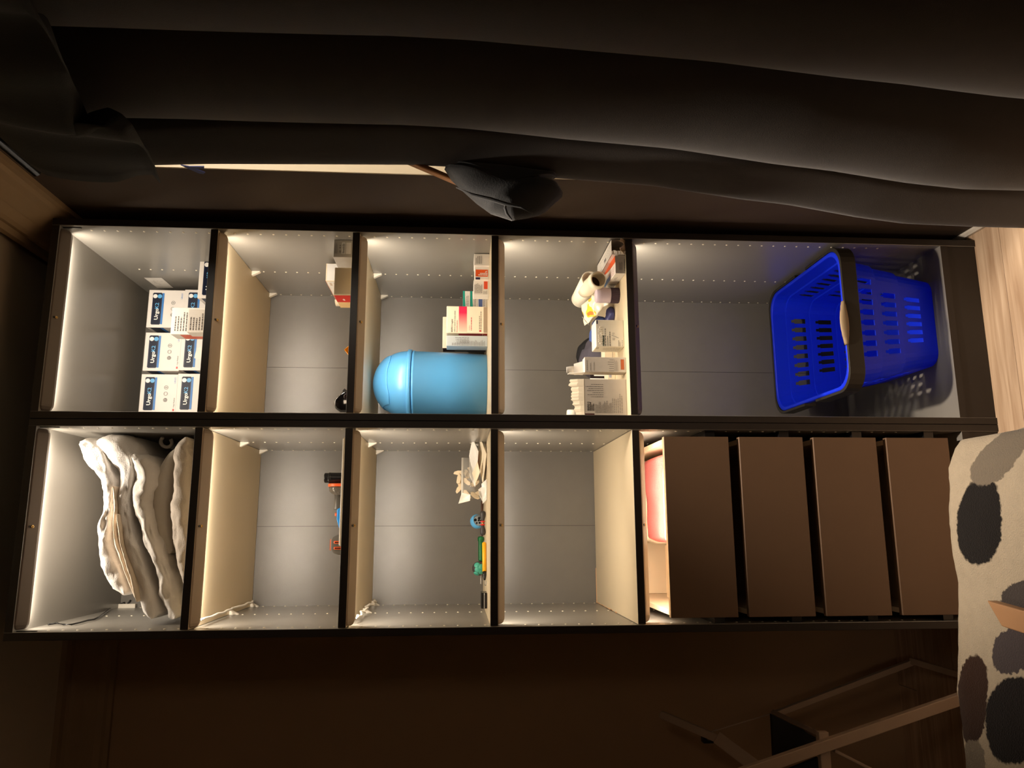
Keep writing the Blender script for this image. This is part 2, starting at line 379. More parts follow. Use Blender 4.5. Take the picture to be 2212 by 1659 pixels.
# drawers of the left frame
M_DRW = mat('beige_drawer_melamine', (116, 90, 68), 0.5, 0.04, 20)
M_DRWI = mat('beige_drawer_inside', (226, 202, 168), 0.5, 0.03, 20)
for k in range(4):
    zt = 0.8735-0.1905*k; zb = zt-0.1635; x0, x1 = 0.0325, 0.4648
    b = MB(); b.box(x0, x1, 0.0, 0.016, zb, zt, 0, {'back': 1} if k else {'back': 1, 'top': 1}); fr = b.build('drawer', [M_DRW, M_DRWI], WLft, True, bevel=0.0008, seg=1)  # only the top drawer's upper edge is pale, painting the LED light on it
    def dp(nm, *bx, m=M_DRWI):
        b = MB(); b.box(*bx); return b.build(nm, m, fr, True)
    dp('drawer_side', x0+0.004, x0+0.016, 0.017, 0.50, zb+0.012, zt-0.004)
    dp('drawer_side', x1-0.016, x1-0.004, 0.017, 0.50, zb+0.012, zt-0.004)
    dp('drawer_back', x0+0.017, x1-0.017, 0.488, 0.50, zb+0.012, zt-0.010)
    dp('drawer_bottom', x0+0.017, x1-0.017, 0.017, 0.487, zb+0.014, zb+0.02)
    dp('drawer_runner', LA0, x0+0.0035, 0.012, 0.48, zb+0.03, zb+0.055, m=M_BLACKP)
    dp('drawer_runner', x1-0.0035, LA1, 0.012, 0.48, zb+0.03, zb+0.055, m=M_BLACKP)
    for sx in (LA0+0.001, LA1-0.001):
        b = MB(); b.lathe([(-0.001, 0.003), (0.0015, 0.003)], (sx, 0.03, zb+0.045), 'x', n=8); b.build('runner_screw', M_STEEL, fr, True)
# cords on the left wall of the left frame
def cord(label, pts, r, m, name='lamp_cord'):
    b = MB(); b.tube(pts, r, 8); o = b.build(name, m, smooth=True); tag(o, label, 'cord'); return o
for i, wob in ((0, 0.35), (1, 1.0)):
    z = ZS['L'][i]-T; pts = []
    rnd = random.Random(3+i)
    n = 26
    for k in range(n):
        y = 0.05+0.475*k/(n-1); near = min(abs(y-HOLEROWS[1]), abs(y-HOLEROWS[2]+0.01))
        dz = 0.006+(0.006+0.008*wob*abs(math.sin(k*0.9+i)))*min(1, near/0.04)
        pts.append((LA0+0.0175+0.003*math.sin(k*1.3)*wob*min(1, near/0.04), y, z-dz))
    cord('white lamp cord along the left end of the %s shelf underside' % ('first' if i == 0 else 'second'), pts, 0.0030, M_WHITE)
P = [at_x(px, py, LA0+0.004) for px, py in ((105, 1349), (122, 1346), (138, 1349), (155, 1349), (172, 1345), (190, 1340), (203, 1338), (214, 1333), (222, 1327), (232, 1320), (238, 1314))]
cord('thin black cord running along the left side inside the top compartment', P, 0.0022, M_BLACKP, 'power_cord')
P = [at_y(px, py, D-0.006) for px, py in ((252, 1310), (262, 1304), (268, 1301), (271, 1309), (275, 1311), (277, 1302), (282, 1296))]
cord('short black cord hanging on the back board behind the white duvet', P, 0.0020, M_BLACKP, 'power_cord')
p0, p1 = at_y(252, 1317, D-0.012), at_y(292, 1311, D-0.012)
b = MB(); b.box(p0.x-0.002, p0.x+0.016, D-0.014, D-0.001, p1.z, p0.z); o = b.build('cable_duct', M_WHITE, bevel=0.001); tag(o, 'small white cable duct in the back corner beneath the white duvet', 'cable duct')
# sticker on the right wall of the top right compartment
c = [at_x(px, py, RA1-0.0006) for px, py in ((311, 600), (349, 600), (375, 622), (340, 622))]
b = MB(); b.quad(c); st = b.build('paper_sticker', mat('sticker_paper', (225, 220, 212), 0.6), None)
st.parent = WRgt; st.location = -Vector(WRgt.location)
cc = sum(c, Vector())/4
b = MB(); rnd = random.Random(4)
for k in range(9):
    a = cc+(c[1]-c[0])*rnd.uniform(-0.3, 0.3)+(c[3]-c[0])*rnd.uniform(-0.25, 0.25); e = (c[1]-c[0])*rnd.uniform(0.04, 0.16)+(c[3]-c[0])*rnd.uniform(-0.12, 0.12); n = Vector((0, 0.0008, 0.0008))
    b.quad([a+Vector((-0.0003, 0, 0)), a+e+Vector((-0.0003, 0, 0)), a+e+n+Vector((-0.0003, 0, 0)), a+n+Vector((-0.0003, 0, 0))])
b.build('sticker_drawing', M_GINK, st)
# hooks/edge plates at the top corners
for (sx, s, wd) in ((RA1, -1, WRgt), (LA1, -1, WLft), (LA0, 1, WLft)):
    b = MB(); b.box(min(sx, sx+s*0.002), max(sx, sx+s*0.002), 0.012, 0.016, TOP-T-0.046, TOP-T-0.002); b.build('corner_bracket', M_BLACKP, wd, True)
# chipped edge strip on the lowest left shelf
b = MB(); zz = ZS['L'][3]+0.0005; rnd = random.Random(9)
for k in range(14):
    y = 0.54-0.30*k/13*rnd.uniform(0.8, 1.0); wd = rnd.uniform(0.001, 0.003)
    b.box(LA0+0.0008, LA0+0.0008+wd, y-0.012, y+0.01, zz-0.0006, zz+0.0006)
for k in range(5):
    x = LA0+0.002+0.02*k; b.box(x, x+0.022, D-0.0035-rnd.uniform(0.0005, 0.002), D-0.003, zz-0.0006, zz+0.0008)
o = stuff(b.build('chipped_edge', mat('bare_chipboard', (232, 186, 138), 0.8), WLft, True))

# ================================================================== TOP RIGHT COMPARTMENT: dressing boxes
UW, UD, UH = 0.118, 0.095, 0.1060
M_URGO = mat('satin_white_carton', (238, 232, 226), 0.38, 0.03, 30, 0.10, 60)
def dressing_box(label, loc):
    t = carton('dressing_box', label, 'box', UW, UD, UH, loc, 0, M_URGO, 'white dressing boxes in the top right compartment')
    rects(t, 'front', 'navy_panel', M_NAVY, [(0.09, 0.62, 0.91, 0.885), (0.075, 0.64, 0.925, 0.865)])
    rects(t, 'front', 'blue_stripe', M_BLUE, [(0.085, 0.565, 0.915, 0.62)])
    rects(t, 'left', 'navy_panel', M_NAVY, [(0.04, 0.62, 0.98, 0.90)])
    rects(t, 'left', 'blue_stripe', M_BLUE, [(0.04, 0.54, 0.98, 0.62)])
    lettering(t, 'front', 'white_lettering', M_WINK, 'Urgo', 0.20, 0.70, 0.145, bold=0.004, stretch=1.12)
    lettering(t, 'front', 'blue_lettering', M_LBLUE, 'K2', 0.49, 0.70, 0.145, bold=0.002, stretch=1.12)
    discs(t, 'front', 'white_badge', M_WINK, [(0.83, 0.815, 0.062)])
    discs(t, 'front', 'blue_badge', M_LBLUE, [(0.83, 0.69, 0.062)])
    discs(t, 'front', 'round_icons', M_GINK, [(0.34, 0.30, 0.055), (0.50, 0.30, 0.055), (0.66, 0.30, 0.055)], inner=0.82)
    rects(t, 'front', 'icon_marks', M_GINK, [(0.31, 0.27, 0.325, 0.33), (0.335, 0.255, 0.35, 0.34), (0.36, 0.27, 0.375, 0.32), (0.485, 0.27, 0.515, 0.275), (0.49, 0.325, 0.51, 0.33), (0.64, 0.295, 0.68, 0.305), (0.656, 0.26, 0.664, 0.34)], 0.0003)
    lettering(t, 'front', 'maker_lettering', M_BLUE, 'URGO', 0.76, 0.05, 0.062)
    lettering(t, 'front', 'maker_lettering', M_GINK, 'Urgo Medical', 0.15, 0.045, 0.05)
    rects(t, 'front', 'red_mark', M_RED, [(0.06, 0.04, 0.115, 0.085)])
    return t
z0 = ZS['R'][0]; YB = D-0.012-UD/2
yf = YB-UD/2
cols = [(at_y(347, 625, yf).x+at_y(347, 709, yf).x)/2, (at_y(340, 717, yf).x+at_y(340, 802, yf).x)/2, (at_y(330, 808, yf).x+at_y(330, 893, yf).x)/2]
first = None
desc = ['right column, by the cabinet wall', 'middle column', 'left column, by the divider']
rowd = ['bottom box of the', 'middle box of the', 'topmost box of the']
offs = {}
for ci, cx in enumerate(cols):
    for r in range(3):
        lab = 'white dressing box with navy band, %s %s' % (rowd[r], desc[ci])
        loc = (cx+(0.002 if r == 1 else 0), YB-(0.003 if r == 1 else 0)+0.002*(ci == 1), z0+r*(UH+0.0004))
        if first is None: first = dressing_box(lab, loc)
        else:
            c = copy_tree(first); c.location = loc; c['label'] = lab
yq = 0.245; c = copy_tree(first); c.location = ((at_y(430, 557, yq).x+at_y(430, 644, yq).x)/2, yq+UD/2, z0)
c['label'] = 'white dressing box with navy and blue band standing alone in front at the right'
# two white text cartons in front of the stack
def px_box(name, label, Y, pxt, pyr, pyl, z0, d, m=None, cat='box', group=None, rz=0.0, pxm=None, bevel=0.0012):
    pm = pxm if pxm is not None else pxt+8
    zt = at_y(pxt, (pyr+pyl)/2, Y).z; xr = at_y(pm, pyr, Y).x; xl = at_y(pm, pyl, Y).x
    return carton(name, label, cat, xr-xl, d, zt-z0, ((xl+xr)/2, Y+d/2, z0), rz, m, group, bevel)
t = px_box('medicine_box', 'tall white text-covered box in front of the dressing boxes, orange stripe on side', 0.255, 370, 664, 722, z0, 0.055)
fine_print(t, 'front', 'fine_print', M_INK, 0.12, 0.60, 0.9, 0.94, 8, seed=3); fine_print(t, 'front', 'fine_print', M_INK, 0.1, 0.40, 0.75, 0.43, 1, seed=5)
rects(t, 'left', 'orange_stripe', M_ORANGE, [(0.1, 0.30, 0.9, 0.86)])
t = px_box('medicine_box', 'small white text-covered box, frontmost in the top right compartment', 0.185, 405, 668, 718, z0, 0.045)
fine_print(t, 'front', 'fine_print', M_INK, 0.1, 0.36, 0.92, 0.93, 8, seed=8); fine_print(t, 'front', 'fine_print', M_INK, 0.1, 0.1, 0.8, 0.16, 1, seed=9)
p = at_y(425, 765, 0.27)
b = MB(); b.quad([(p.x-0.04, 0.27, z0), (p.x+0.025, 0.27, z0), (p.x+0.02, 0.278, p.z+0.004), (p.x-0.01, 0.276, p.z+0.008)]); o = b.build('paper_leaflet', M_WPAP, solid=0.0008)
tag(o, 'folded white paper leaflet leaning low before the middle column of boxes', 'leaflet')

# ================================================================== SECOND RIGHT COMPARTMENT
z0 = ZS['R'][1]
t = px_box('medicine_box', 'grey-fronted box with barcode label standing against the right cabinet wall', 0.055, 720.5, 519, 557, z0, 0.085, mat('silver_grey_card', (196, 192, 186), 0.5), rz=0.03)  # whole card greyed to paint in the shade on its front
fine_print(t, 'front', 'fine_print', M_GINK, 0.22, 0.80, 0.8, 0.95, 5, seed=2)
lettering(t, 'front', 'symbol_lettering', M_INK, 'CE', 0.26, 0.66, 0.09, bold=0.002)
discs(t, 'front', 'round_symbols', M_INK, [(0.55, 0.70, 0.035), (0.68, 0.70, 0.03)], inner=0.6)
rects(t, 'front', 'white_label', M_WINK, [(0.2, 0.46, 0.86, 0.63), (0.2, 0.20, 0.86, 0.43)])
fine_print(t, 'front', 'barcode', M_INK, 0.24, 0.49, 0.80, 0.61, 16, vertical=True, fill=0.55, seed=12, lift=0.0004)
t2 = px_box('tablet_box', 'white medicine box with red print and torn flap, behind the red and cream box', 0.20, 704, 569, 607, z0, 0.19, M_CPAP, rz=0.0)
rects(t2, 'left', 'white_panel', M_WINK, [(0.02, 0.02, 0.98, 0.98)]); rects(t2, 'top', 'red_edge', M_RED, [(0.0, 0.0, 0.06, 1.0)])
rects(t2, 'front', 'white_panel', M_WINK, [(0.03, 0.02, 0.97, 0.97)])
lettering(t2, 'left', 'red_lettering', M_RED, 'amoxlina', 0.42, 0.50, 0.14, rot=0, bold=0.004, lift=0.0006)
fine_print(t2, 'left', 'grey_stripes', mat('pale_print', (214, 196, 178), 0.6), 0.80, 0.45, 0.99, 0.92, 4, seed=3, lift=0.0006)
W_, D_, H_ = t2['_dim']
b = MB(); rows = []
for k in range(7):                    # curled open end flap
    a = math.pi*0.9*k/6; rows.append([(-W_/2-0.004-0.012*math.sin(a), D_/2-0.03+0.03*k/6*1.0+0.014*(1-math.cos(a))*0.5, zz) for zz in (0.01, H_)])
b.grid(rows); b.build('open_flap', M_CPAP, t2, solid=0.0008, smooth=True)
t = px_box('tablet_box', 'open cream box with red printed side, below the white box with red print', 0.055, 722, 578, 637, z0, 0.115, M_CPAP, rz=0.0, bevel=0.0008)
W_, D_, H_ = t['_dim']
rects(t, 'front', 'cream_panel', M_CREAM, [(0.04, 0.0, 0.98, 0.93)])
rects(t, 'left', 'red_panel', M_RED, [(0.46, 0.0, 0.98, 1.0)]); rects(t, 'left', 'cream_panel', mat('tan_card', (232, 200, 148), 0.6), [(0.02, 0.0, 0.46, 0.99)])
lettering(t, 'left', 'white_lettering', M_WINK, 'splio', 0.60, 0.55, 0.16, rot=0.0, bold=0.006, lift=0.0006)
# orange packet corner and glossy black device
p = at_y(745, 757, 0.30); pr_ = at_y(750, 735, 0.30); pl_ = at_y(756, 780, 0.30)
pk = thing('snack_packet', 'orange and pale foil packet lying on the second shelf, only a corner showing', 'packet', (p.x, 0.33, z0))
b = MB(); b.grid([[Vector((pr_.x+0.02, 0.29, z0+0.001)), Vector((p.x, 0.29, p.z)), Vector((pl_.x-0.03, 0.30, z0+0.001))], [Vector((pr_.x+0.03, 0.34, z0+0.006)), Vector((p.x+0.005, 0.34, z0+0.05)), Vector((pl_.x-0.035, 0.34, z0+0.004))], [Vector((pr_.x+0.02, 0.41, z0+0.001)), Vector((p.x, 0.41, z0+0.006)), Vector((pl_.x-0.03, 0.41, z0+0.001))]])
b.build('packet_film', mat('orange_foil', (244, 164, 34), 0.3), pk, True, solid=0.001, smooth=False)
b = MB(); b.quad([(p.x-0.001, 0.2885, p.z-0.012), (pl_.x-0.012, 0.297, z0+0.001), (pl_.x+0.004, 0.2945, z0+0.001), (p.x+0.002, 0.2885, p.z-0.015)]); b.build('pale_seal', M_WPAP, pk, True)
xr = at_y(735, 846, 0.16).x; xl = at_y(740, 893, 0.16).x; zt = at_y(724, 875, 0.16).z; hh = zt-z0
dv = thing('glossy_device', 'glossy black rounded gadget with silver foot on second shelf beside the divider', 'gadget', ((xl+xr)/2, 0.16, z0))
b = MB(); wv = xr-xl
prof = [(0.5, 0), (0.5, 0.25), (0.44, 0.52), (0.30, 0.74), (0.06, 0.98), (-0.16, 1.0), (-0.36, 0.88), (-0.5, 0.62), (-0.5, 0.0)]
b.prism([((xl+xr)/2+wv*u, 0.135, z0+0.006+(hh-0.006)*v) for u, v in prof], (0, 0.07, 0)); b.build('casing', mat('piano_black', (16, 14, 15), 0.08, coat=1.0), dv, True, bevel=0.006, seg=4, smooth=True)
b = MB(); b.obox(((xl+xr)/2+wv*0.43, 0.165, z0+hh*0.42), Vector((0.006, 0, 0.008)), Vector((0, 0.025, 0)), Vector((-0.004, 0, 0.003))); b.build('hinge_cap', M_BLACKP, dv, True, bevel=0.002)
b = MB(); b.lathe([(-0.001, 0.0085), (0.003, 0.0085), (0.004, 0.006)], (xr-wv*0.3, 0.134, z0+hh*0.36), (0, -1, 0), n=16); b.build('lens', mat('lens_glass', (30, 22, 24), 0.05), dv, True, smooth=True)
b = MB(); b.box(xl+0.002, xr-0.004, 0.14, 0.20, z0, z0+0.007); b.build('silver_foot', M_STEEL, dv, True, bevel=0.002)

# ================================================================== THIRD RIGHT COMPARTMENT: swing bin and medicine boxes
z0 = ZS['R'][2]
M_BIN = mat('light_blue_plastic', (86, 160, 216), 0.32, 0.02, 20)
YC = 0.345; R = 0.098
xr = at_y(900, 757, YC).x; BX = xr-R-0.004
zfl = at_y(886, 800, YC).z; ztop = at_y(808, 830, YC).z
bn = thing('swing_bin', 'light blue swing-lid bin on third shelf of right wardrobe frame', 'bin', (BX, YC, z0))
hb = zfl-z0
b = MB(); b.lathe([(0.0, R-0.010), (0.002, R-0.008), (hb*0.5, R-0.004), (hb-0.016, R-0.001), (hb-0.015, R+0.001), (hb-0.010, R+0.001), (hb-0.0095, R-0.001), (hb-0.006, R-0.001)], n=64); b.build('bin_body', M_BIN, bn)
b = MB(); b.lathe([(hb-0.0065, R+0.002), (hb-0.006, R+0.004), (hb+0.004, R+0.004), (hb+0.005, R+0.002), (hb+0.006, R-0.001)], n=64); b.build('lid_rim', M_BIN, bn)
Hd = ztop-zfl-0.005
b = MB(); b.lathe([(hb+0.005+Hd*math.sin(a), (R-0.001)*math.cos(a)) for a in [math.pi/2*k/20 for k in range(20)]]+[(hb+0.005+Hd, 0.0005)], n=64, caps=False); dome = b.build('lid_dome', M_BIN, bn)
b = MB(); rows = []; az_ = math.radians(-90+4)
fx, fy = Vector((math.cos(az_), math.sin(az_), 0)), Vector((-math.sin(az_), math.cos(az_), 0))
NJ, NI = 24, 30
def dp_(i, j, k=1.012):
    jj = -0.72+1.44*j/NJ; edge = abs(jj)/0.72
    a = math.radians(33+10*max(0, edge-0.6)**2/0.16+(110-10*max(0, edge-0.6)**2/0.16)*i/NI)
    q = math.sqrt(1-jj*jj)
    v = fx*(math.cos(a)*q)+fy*jj
    return Vector((v.x*R*k, v.y*R*k, hb+0.005+math.sin(a)*q*Hd*k))
for i in range(NI+1): rows.append([dp_(i, j) for j in range(NJ+1)])
b.grid(rows); b.build('swing_flap', M_BIN, bn, solid=0.003, bevel=0.0012)

def med(name, label, Y, pxt, pyr, pyl, d, m=None, z=z0, **k): return px_box(name, label, Y, pxt, pyr, pyl, z, d, m, **k)
t = med('medicine_box', 'white medicine box with small grey print nearest the right cabinet wall on third shelf', 0.130, 1024, 548, 573.5, 0.05)
fine_print(t, 'front', 'fine_print', M_GINK, 0.15, 0.45, 0.85, 0.88, 4, vertical=False, seed=4)
t = med('medicine_box', 'white medicine box with wide orange band, second from the right wall on third shelf', 0.14, 1025, 574, 604, 0.045)
rects(t, 'front', 'orange_band', M_ORANGE, [(0.22, 0.1, 0.72, 0.92)])
lettering(t, 'front', 'white_lettering', M_WINK, 'gel', 0.60, 0.16, 0.16, rot=math.pi/2, bold=0.004, stretch=0.7)
fine_print(t, 'front', 'white_print', M_WINK, 0.30, 0.14, 0.52, 0.8, 2, vertical=True, fill=0.6, seed=6, lift=0.0004)
rects(t, 'front', 'purple_mark', mat('dark_purple_print', (48, 30, 70), 0.5), [(0.0, 0.62, 0.16, 0.92)])
t = med('medicine_box', 'white medicine box with small orange patch beside dense print on third shelf', 0.15, 1023, 605, 637, 0.04)
rects(t, 'front', 'orange_patch', mat('red_orange_print', (232, 84, 48), 0.5), [(0.40, 0.10, 0.92, 0.34)])
fine_print(t, 'front', 'fine_print', M_INK, 0.12, 0.40, 0.92, 0.92, 6, seed=7); fine_print(t, 'front', 'fine_print', M_GINK, 0.05, 0.1, 0.36, 0.36, 5, seed=8)
# stack of flat boxes behind, teal waves
M_TEAL = mat('teal_print', (32, 158, 138), 0.45)
Y = 0.36; bx = [at_y(1030, 629, Y).x, at_y(1030, 668, Y).x]; wv = bx[0]-bx[1]+0.03
zz = [at_y(q, 650, Y).z for q in (999.5, 1015.5, 1031.5)]; hs = [zz[0]-zz[1], zz[1]-zz[2], zz[2]-z0]
for i, (lab, zb, h) in enumerate((('flat white box with blue mark at the bottom of the teal box stack', z0, zz[2]-z0), ('white box with teal wave in the middle of the small stack on third shelf', zz[2], hs[1]), ('white box with teal wave on top of the small stack on third shelf', zz[1], hs[0]))):
    t = carton('medicine_box', lab, 'box', wv, 0.10, h-0.0004, ((bx[0]-wv/2), Y+0.05, zb), 0, M_WPAP)
    if i == 0:
        rects(t, 'front', 'blue_patch', mat('faded_blue_print', (88, 110, 170), 0.5), [(0.30, 0.45, 0.82, 0.90)]); fine_print(t, 'front', 'fine_print', M_GINK, 0.4, 0.1, 0.9, 0.36, 2, seed=3)
    else:
        o_, U_, V_, W_, H_ = frame_of(t, 'front'); b = MB(); n = 14
        for k in range(n):
            u0, u1 = k/n, (k+1)/n
            f = lambda u: 1-(0.28+0.34*(1-u)**2)
            b.quad([o_+U_*W_*u0+V_*H_*f(u0), o_+U_*W_*u1+V_*H_*f(u1), o_+U_*W_*u1+V_*H_, o_+U_*W_*u0+V_*H_])
        b.build('teal_wave', M_TEAL, t, norm=False)
        fine_print(t, 'front', 'fine_print', M_INK, 0.45, 0.12, 0.95, 0.5, 2, seed=5+i)
# boxes with magenta bands
M_MAG = mat('magenta_gradient', (232, 52, 94), 0.5)
def gradient_mat():
    nt = M_MAG.node_tree; bs = nt.nodes['Principled BSDF']; tc = nt.nodes['Texture Coordinate']
    sx = nt.nodes.new('ShaderNodeSeparateXYZ'); nt.links.new(tc.outputs['Generated'], sx.inputs[0])
    cr = nt.nodes.new('ShaderNodeValToRGB'); cr.color_ramp.elements[0].color = rgb(248, 210, 188); cr.color_ramp.elements[1].color = rgb(228, 36, 84); cr.color_ramp.elements[1].position = 0.75
    nt.links.new(sx.outputs[0], cr.inputs[0]); nt.links.new(cr.outputs[0], bs.inputs['Base Color'])
gradient_mat()
Y = 0.27
t = med('medicine_box', 'tall cream medicine box with magenta fading band, right of the blue bin', Y, 964.5, 661, 719, 0.042, mat('pale_cream_card', (246, 232, 208), 0.5), bevel=0.002)
rects(t, 'front', 'magenta_band', M_MAG, [(0.04, 0.505, 0.99, 0.70)])
lettering(t, 'front', 'dark_lettering', M_INK, 'BRIPIO 2 mg/ml', 0.03, 0.845, 0.062, bold=0.0006, stretch=0.80)
lettering(t, 'front', 'dark_lettering', M_INK, 'colirio en soluci\u00f3n en envase unidosis', 0.03, 0.785, 0.043, bold=0.0004, stretch=0.82)
lettering(t, 'front', 'magenta_lettering', M_CRIM, 'Brimonidina tartrato', 0.03, 0.73, 0.043, bold=0.0003, stretch=0.84)
lettering(t, 'front', 'magenta_lettering', M_CRIM, 'V\u00eda oft\u00e1lmica', 0.10, 0.43, 0.03, stretch=0.85)
fine_print(t, 'front', 'fine_print', M_CRIM, 0.10, 0.365, 0.80, 0.40, 1, seed=4, fill=0.6)
fine_print(t, 'front', 'fine_print', M_INK, 0.14, 0.13, 0.92, 0.20, 2, seed=14, fill=0.5); rects(t, 'front', 'red_mark', M_CRIM, [(0.06, 0.15, 0.11, 0.20)])
rects(t, 'front', 'grey_base', mat('taupe_card', (168, 148, 124), 0.6), [(0.02, 0.0, 0.98, 0.095)])  # darker taupe band along the foot of the front
rects(t, 'left', 'crimson_stripe', M_CRIM, [(0.25, 0.12, 0.85, 0.70)]); rects(t, 'left', 'red_square', M_RED, [(0.2, 0.01, 0.9, 0.10)])
discs(t, 'left', 'white_emblem', M_WINK, [(0.5, 0.055, 0.03)])
tb = med('medicine_box', 'taller cream medicine box with crimson stripe, partly behind the blue bin', 0.36, 956, 684, 752, 0.045, MATS['pale_cream_card'], bevel=0.002)
lettering(tb, 'front', 'dark_lettering', M_INK, 'BRIPIO 2 mg/ml', 0.03, 0.86, 0.062, bold=0.0006, stretch=0.8)
fine_print(tb, 'front', 'fine_print', M_INK, 0.03, 0.74, 0.9, 0.83, 2, seed=21)
rects(tb, 'front', 'crimson_stripe', M_CRIM, [(0.03, 0.12, 0.09, 0.72)]); rects(tb, 'front', 'red_square', M_RED, [(0.02, 0.02, 0.10, 0.10)])
rects(tb, 'left', 'dark_panel', mat('plum_print', (58, 22, 34), 0.5), [(0.0, 0.72, 1.0, 0.99)]); rects(tb, 'left', 'grey_panel', M_GINK, [(0.0, 0.02, 1.0, 0.72)])
t = med('medicine_box', 'narrow box with pale blue-grey text label leaning before the magenta box', 0.265, 964.5, 724.5, 747, 0.05, mat('blue_grey_label', (188, 196, 200), 0.5))
fine_print(t, 'front', 'fine_print', M_GINK, 0.25, 0.45, 0.9, 0.93, 7, seed=31, vertical=True)
fine_print(t, 'front', 'fine_print', M_INK, 0.04, 0.05, 0.6, 0.66, 22, seed=33, fill=0.45); fine_print(t, 'front', 'fine_print', M_INK, 0.05, 0.66, 0.35, 0.86, 5, seed=34)

# ================================================================== FOURTH RIGHT COMPARTMENT
z0 = ZS['R'][3]
M_CARD2 = mat('kraft_inside', (196, 172, 140), 0.7)
def long_box(name, label, edge_px, w, h, L, rz, loc_front_left):       # box lying along the depth, front-left-bottom corner given
    x, y = loc_front_left; c, s = math.cos(rz), math.sin(rz)
    cx, cy = x+c*w/2-s*L/2, y+s*w/2+c*L/2
    return carton(name, label, 'box', w, L, h, (cx, cy, z0), rz, M_WPAP)
fl = at_z(1351, 591, z0); fr_ = at_z(1351, 553, z0)
zf = 0.010
xA = at_y(1349, 591, zf).x; xB = at_y(1349, 553, zf).x; hA = at_y(1329, 575, zf).z-z0
tA = long_box('medicine_box', 'long white medicine box with orange swoosh and blue corner lying near right wall', None, xB-xA, hA, 0.15, math.radians(-3), (xA, zf))
rects(tA, 'front', 'grey_end', mat('shaded_label', (205, 198, 192), 0.5), [(0.03, 0.04, 0.97, 0.97)])  # white end greyed over, its shade put into the colour
fine_print(tA, 'front', 'fine_print', M_INK, 0.2, 0.25, 0.65, 0.62, 4, seed=2); rects(tA, 'front', 'dark_stripe', M_INK, [(0.15, 0.05, 0.8, 0.12)])
o_, U_, V_, W_, D_ = frame_of(tA, 'top'); b = MB(); n = 12
for k in range(n):
    a0_, a1_ = k/n, (k+1)/n
    lo = lambda a: 0.62+0.25*(a-0.25)**2; hi = lambda a: 0.99-0.18*max(0, a-0.3)
    b.quad([o_+U_*W_*lo(a0_)+V_*D_*a0_*0.95, o_+U_*W_*hi(a0_)+V_*D_*a0_*0.95, o_+U_*W_*hi(a1_)+V_*D_*a1_*0.95, o_+U_*W_*lo(a1_)+V_*D_*a1_*0.95])
b.build('orange_swoosh', M_ORANGE, tA)
rects(tA, 'top', 'blue_corner', mat('soft_blue_print', (110, 160, 226), 0.45), [(0.02, 0.45, 0.30, 0.97)])
fine_print(tA, 'top', 'fine_print', M_CRIM, 0.10, 0.08, 0.55, 0.70, 4, vertical=True, seed=9, fill=0.25)
fine_print(tA, 'left', 'barcode', M_INK, 0.05, 0.15, 0.35, 0.9, 9, vertical=True, seed=3, fill=0.5); fine_print(tA, 'left', 'fine_print', M_INK, 0.60, 0.45, 0.8, 0.7, 2, seed=4)
# torn open carton next to it
xC, xD = xB+0.002, min(at_y(1345, 519, zf).x, RA1-0.002); hC = at_y(1320, 535, zf).z-z0
tC = carton('medicine_box', 'torn open white carton lying against the right wall on fourth shelf', 'box', xD-xC, 0.20, hC, ((xC+xD)/2, zf-0.004+0.10, z0), 0, M_WPAP, build_body=False)
W_, D_, H_ = tC['_dim']; e = 0.0009; b = MB()
b.box(-W_/2, -W_/2+e, -D_/2, D_/2, 0, H_); b.box(W_/2-e, W_/2, -D_/2, D_/2, 0, H_); b.box(-W_/2, W_/2, D_/2-e, D_/2, 0, H_); b.box(-W_/2, W_/2, -D_/2, D_/2, 0, e); b.box(-W_/2, W_/2, -D_/2, D_/2, H_-e, H_)
b.build('carton_shell', M_WPAP, tC)
b = MB(); b.box(-W_/2+e, W_/2-e, -D_/2+0.05, -D_/2+0.052, e, H_-e); b.build('inner_card', M_CARD2, tC)
b = MB(); rnd = random.Random(5); rows = [[], []]
for k in range(12):
    u = k/11; rows[0].append((-W_/2+W_*u, -D_/2, 0.001)); rows[1].append((-W_/2+W_*u, -D_/2-0.008-0.004*rnd.random(), 0.003+0.006*rnd.random()+0.010*math.sin(u*5)**2))
b.grid(rows, smooth=False); b.build('torn_flap', M_CARD2, tC, solid=0.0007)
b = MB(); rows = [[], []]
for k in range(10):
    v = k/9; rows[0].append((-W_/2, -D_/2, H_*v)); rows[1].append((-W_/2+0.006+0.004*rnd.random(), -D_/2-0.005-0.003*rnd.random(), H_*v))
b.grid(rows, smooth=False); b.build('torn_flap', M_WPAP, tC, solid=0.0007)
fine_print(tC, 'top', 'fine_print', M_GINK, 0.15, 0.05, 0.85, 0.8, 5, vertical=True, seed=19, fill=0.2)
rects(tC, 'top', 'grey_patch', M_GINK, [(0.25, 0.36, 0.45, 0.48)])
# gauze roll, white bottle with open mouth
def axis_pts(pa, Ya, pb, Yb): return at_y(pa[0], pa[1], Ya), at_y(pb[0], pb[1], Yb)
M_GAUZE = mat('white_gauze', (240, 232, 212), 0.85, 0.05, 60, 0.5, 500)
A, B = axis_pts((1254, 646), 0.25, (1276, 604), 0.13); ax_ = (B-A); L = ax_.length; Rg = 0.026
gz = thing('gauze_roll', 'white gauze roll leaning up behind the upside-down purple-capped bottle', 'roll', A)
b = MB(); b.lathe([(-0.012, 0.010), (-0.011, 0.019), (-0.004, Rg), (L, Rg), (L, Rg-0.004), (L-0.02, Rg-0.005)], A, ax_, n=36); b.build('gauze_wrap', M_GAUZE, gz, True, smooth=True)
A2, B2 = axis_pts((1270, 622), 0.155, (1293, 603), 0.065); ax2 = B2-A2; L2 = ax2.length
M_JAR = mat('cream_white_plastic', (244, 234, 210), 0.35)
jr = thing('white_bottle', 'open white bottle lying with dark mouth facing out on fourth shelf', 'bottle', A2)
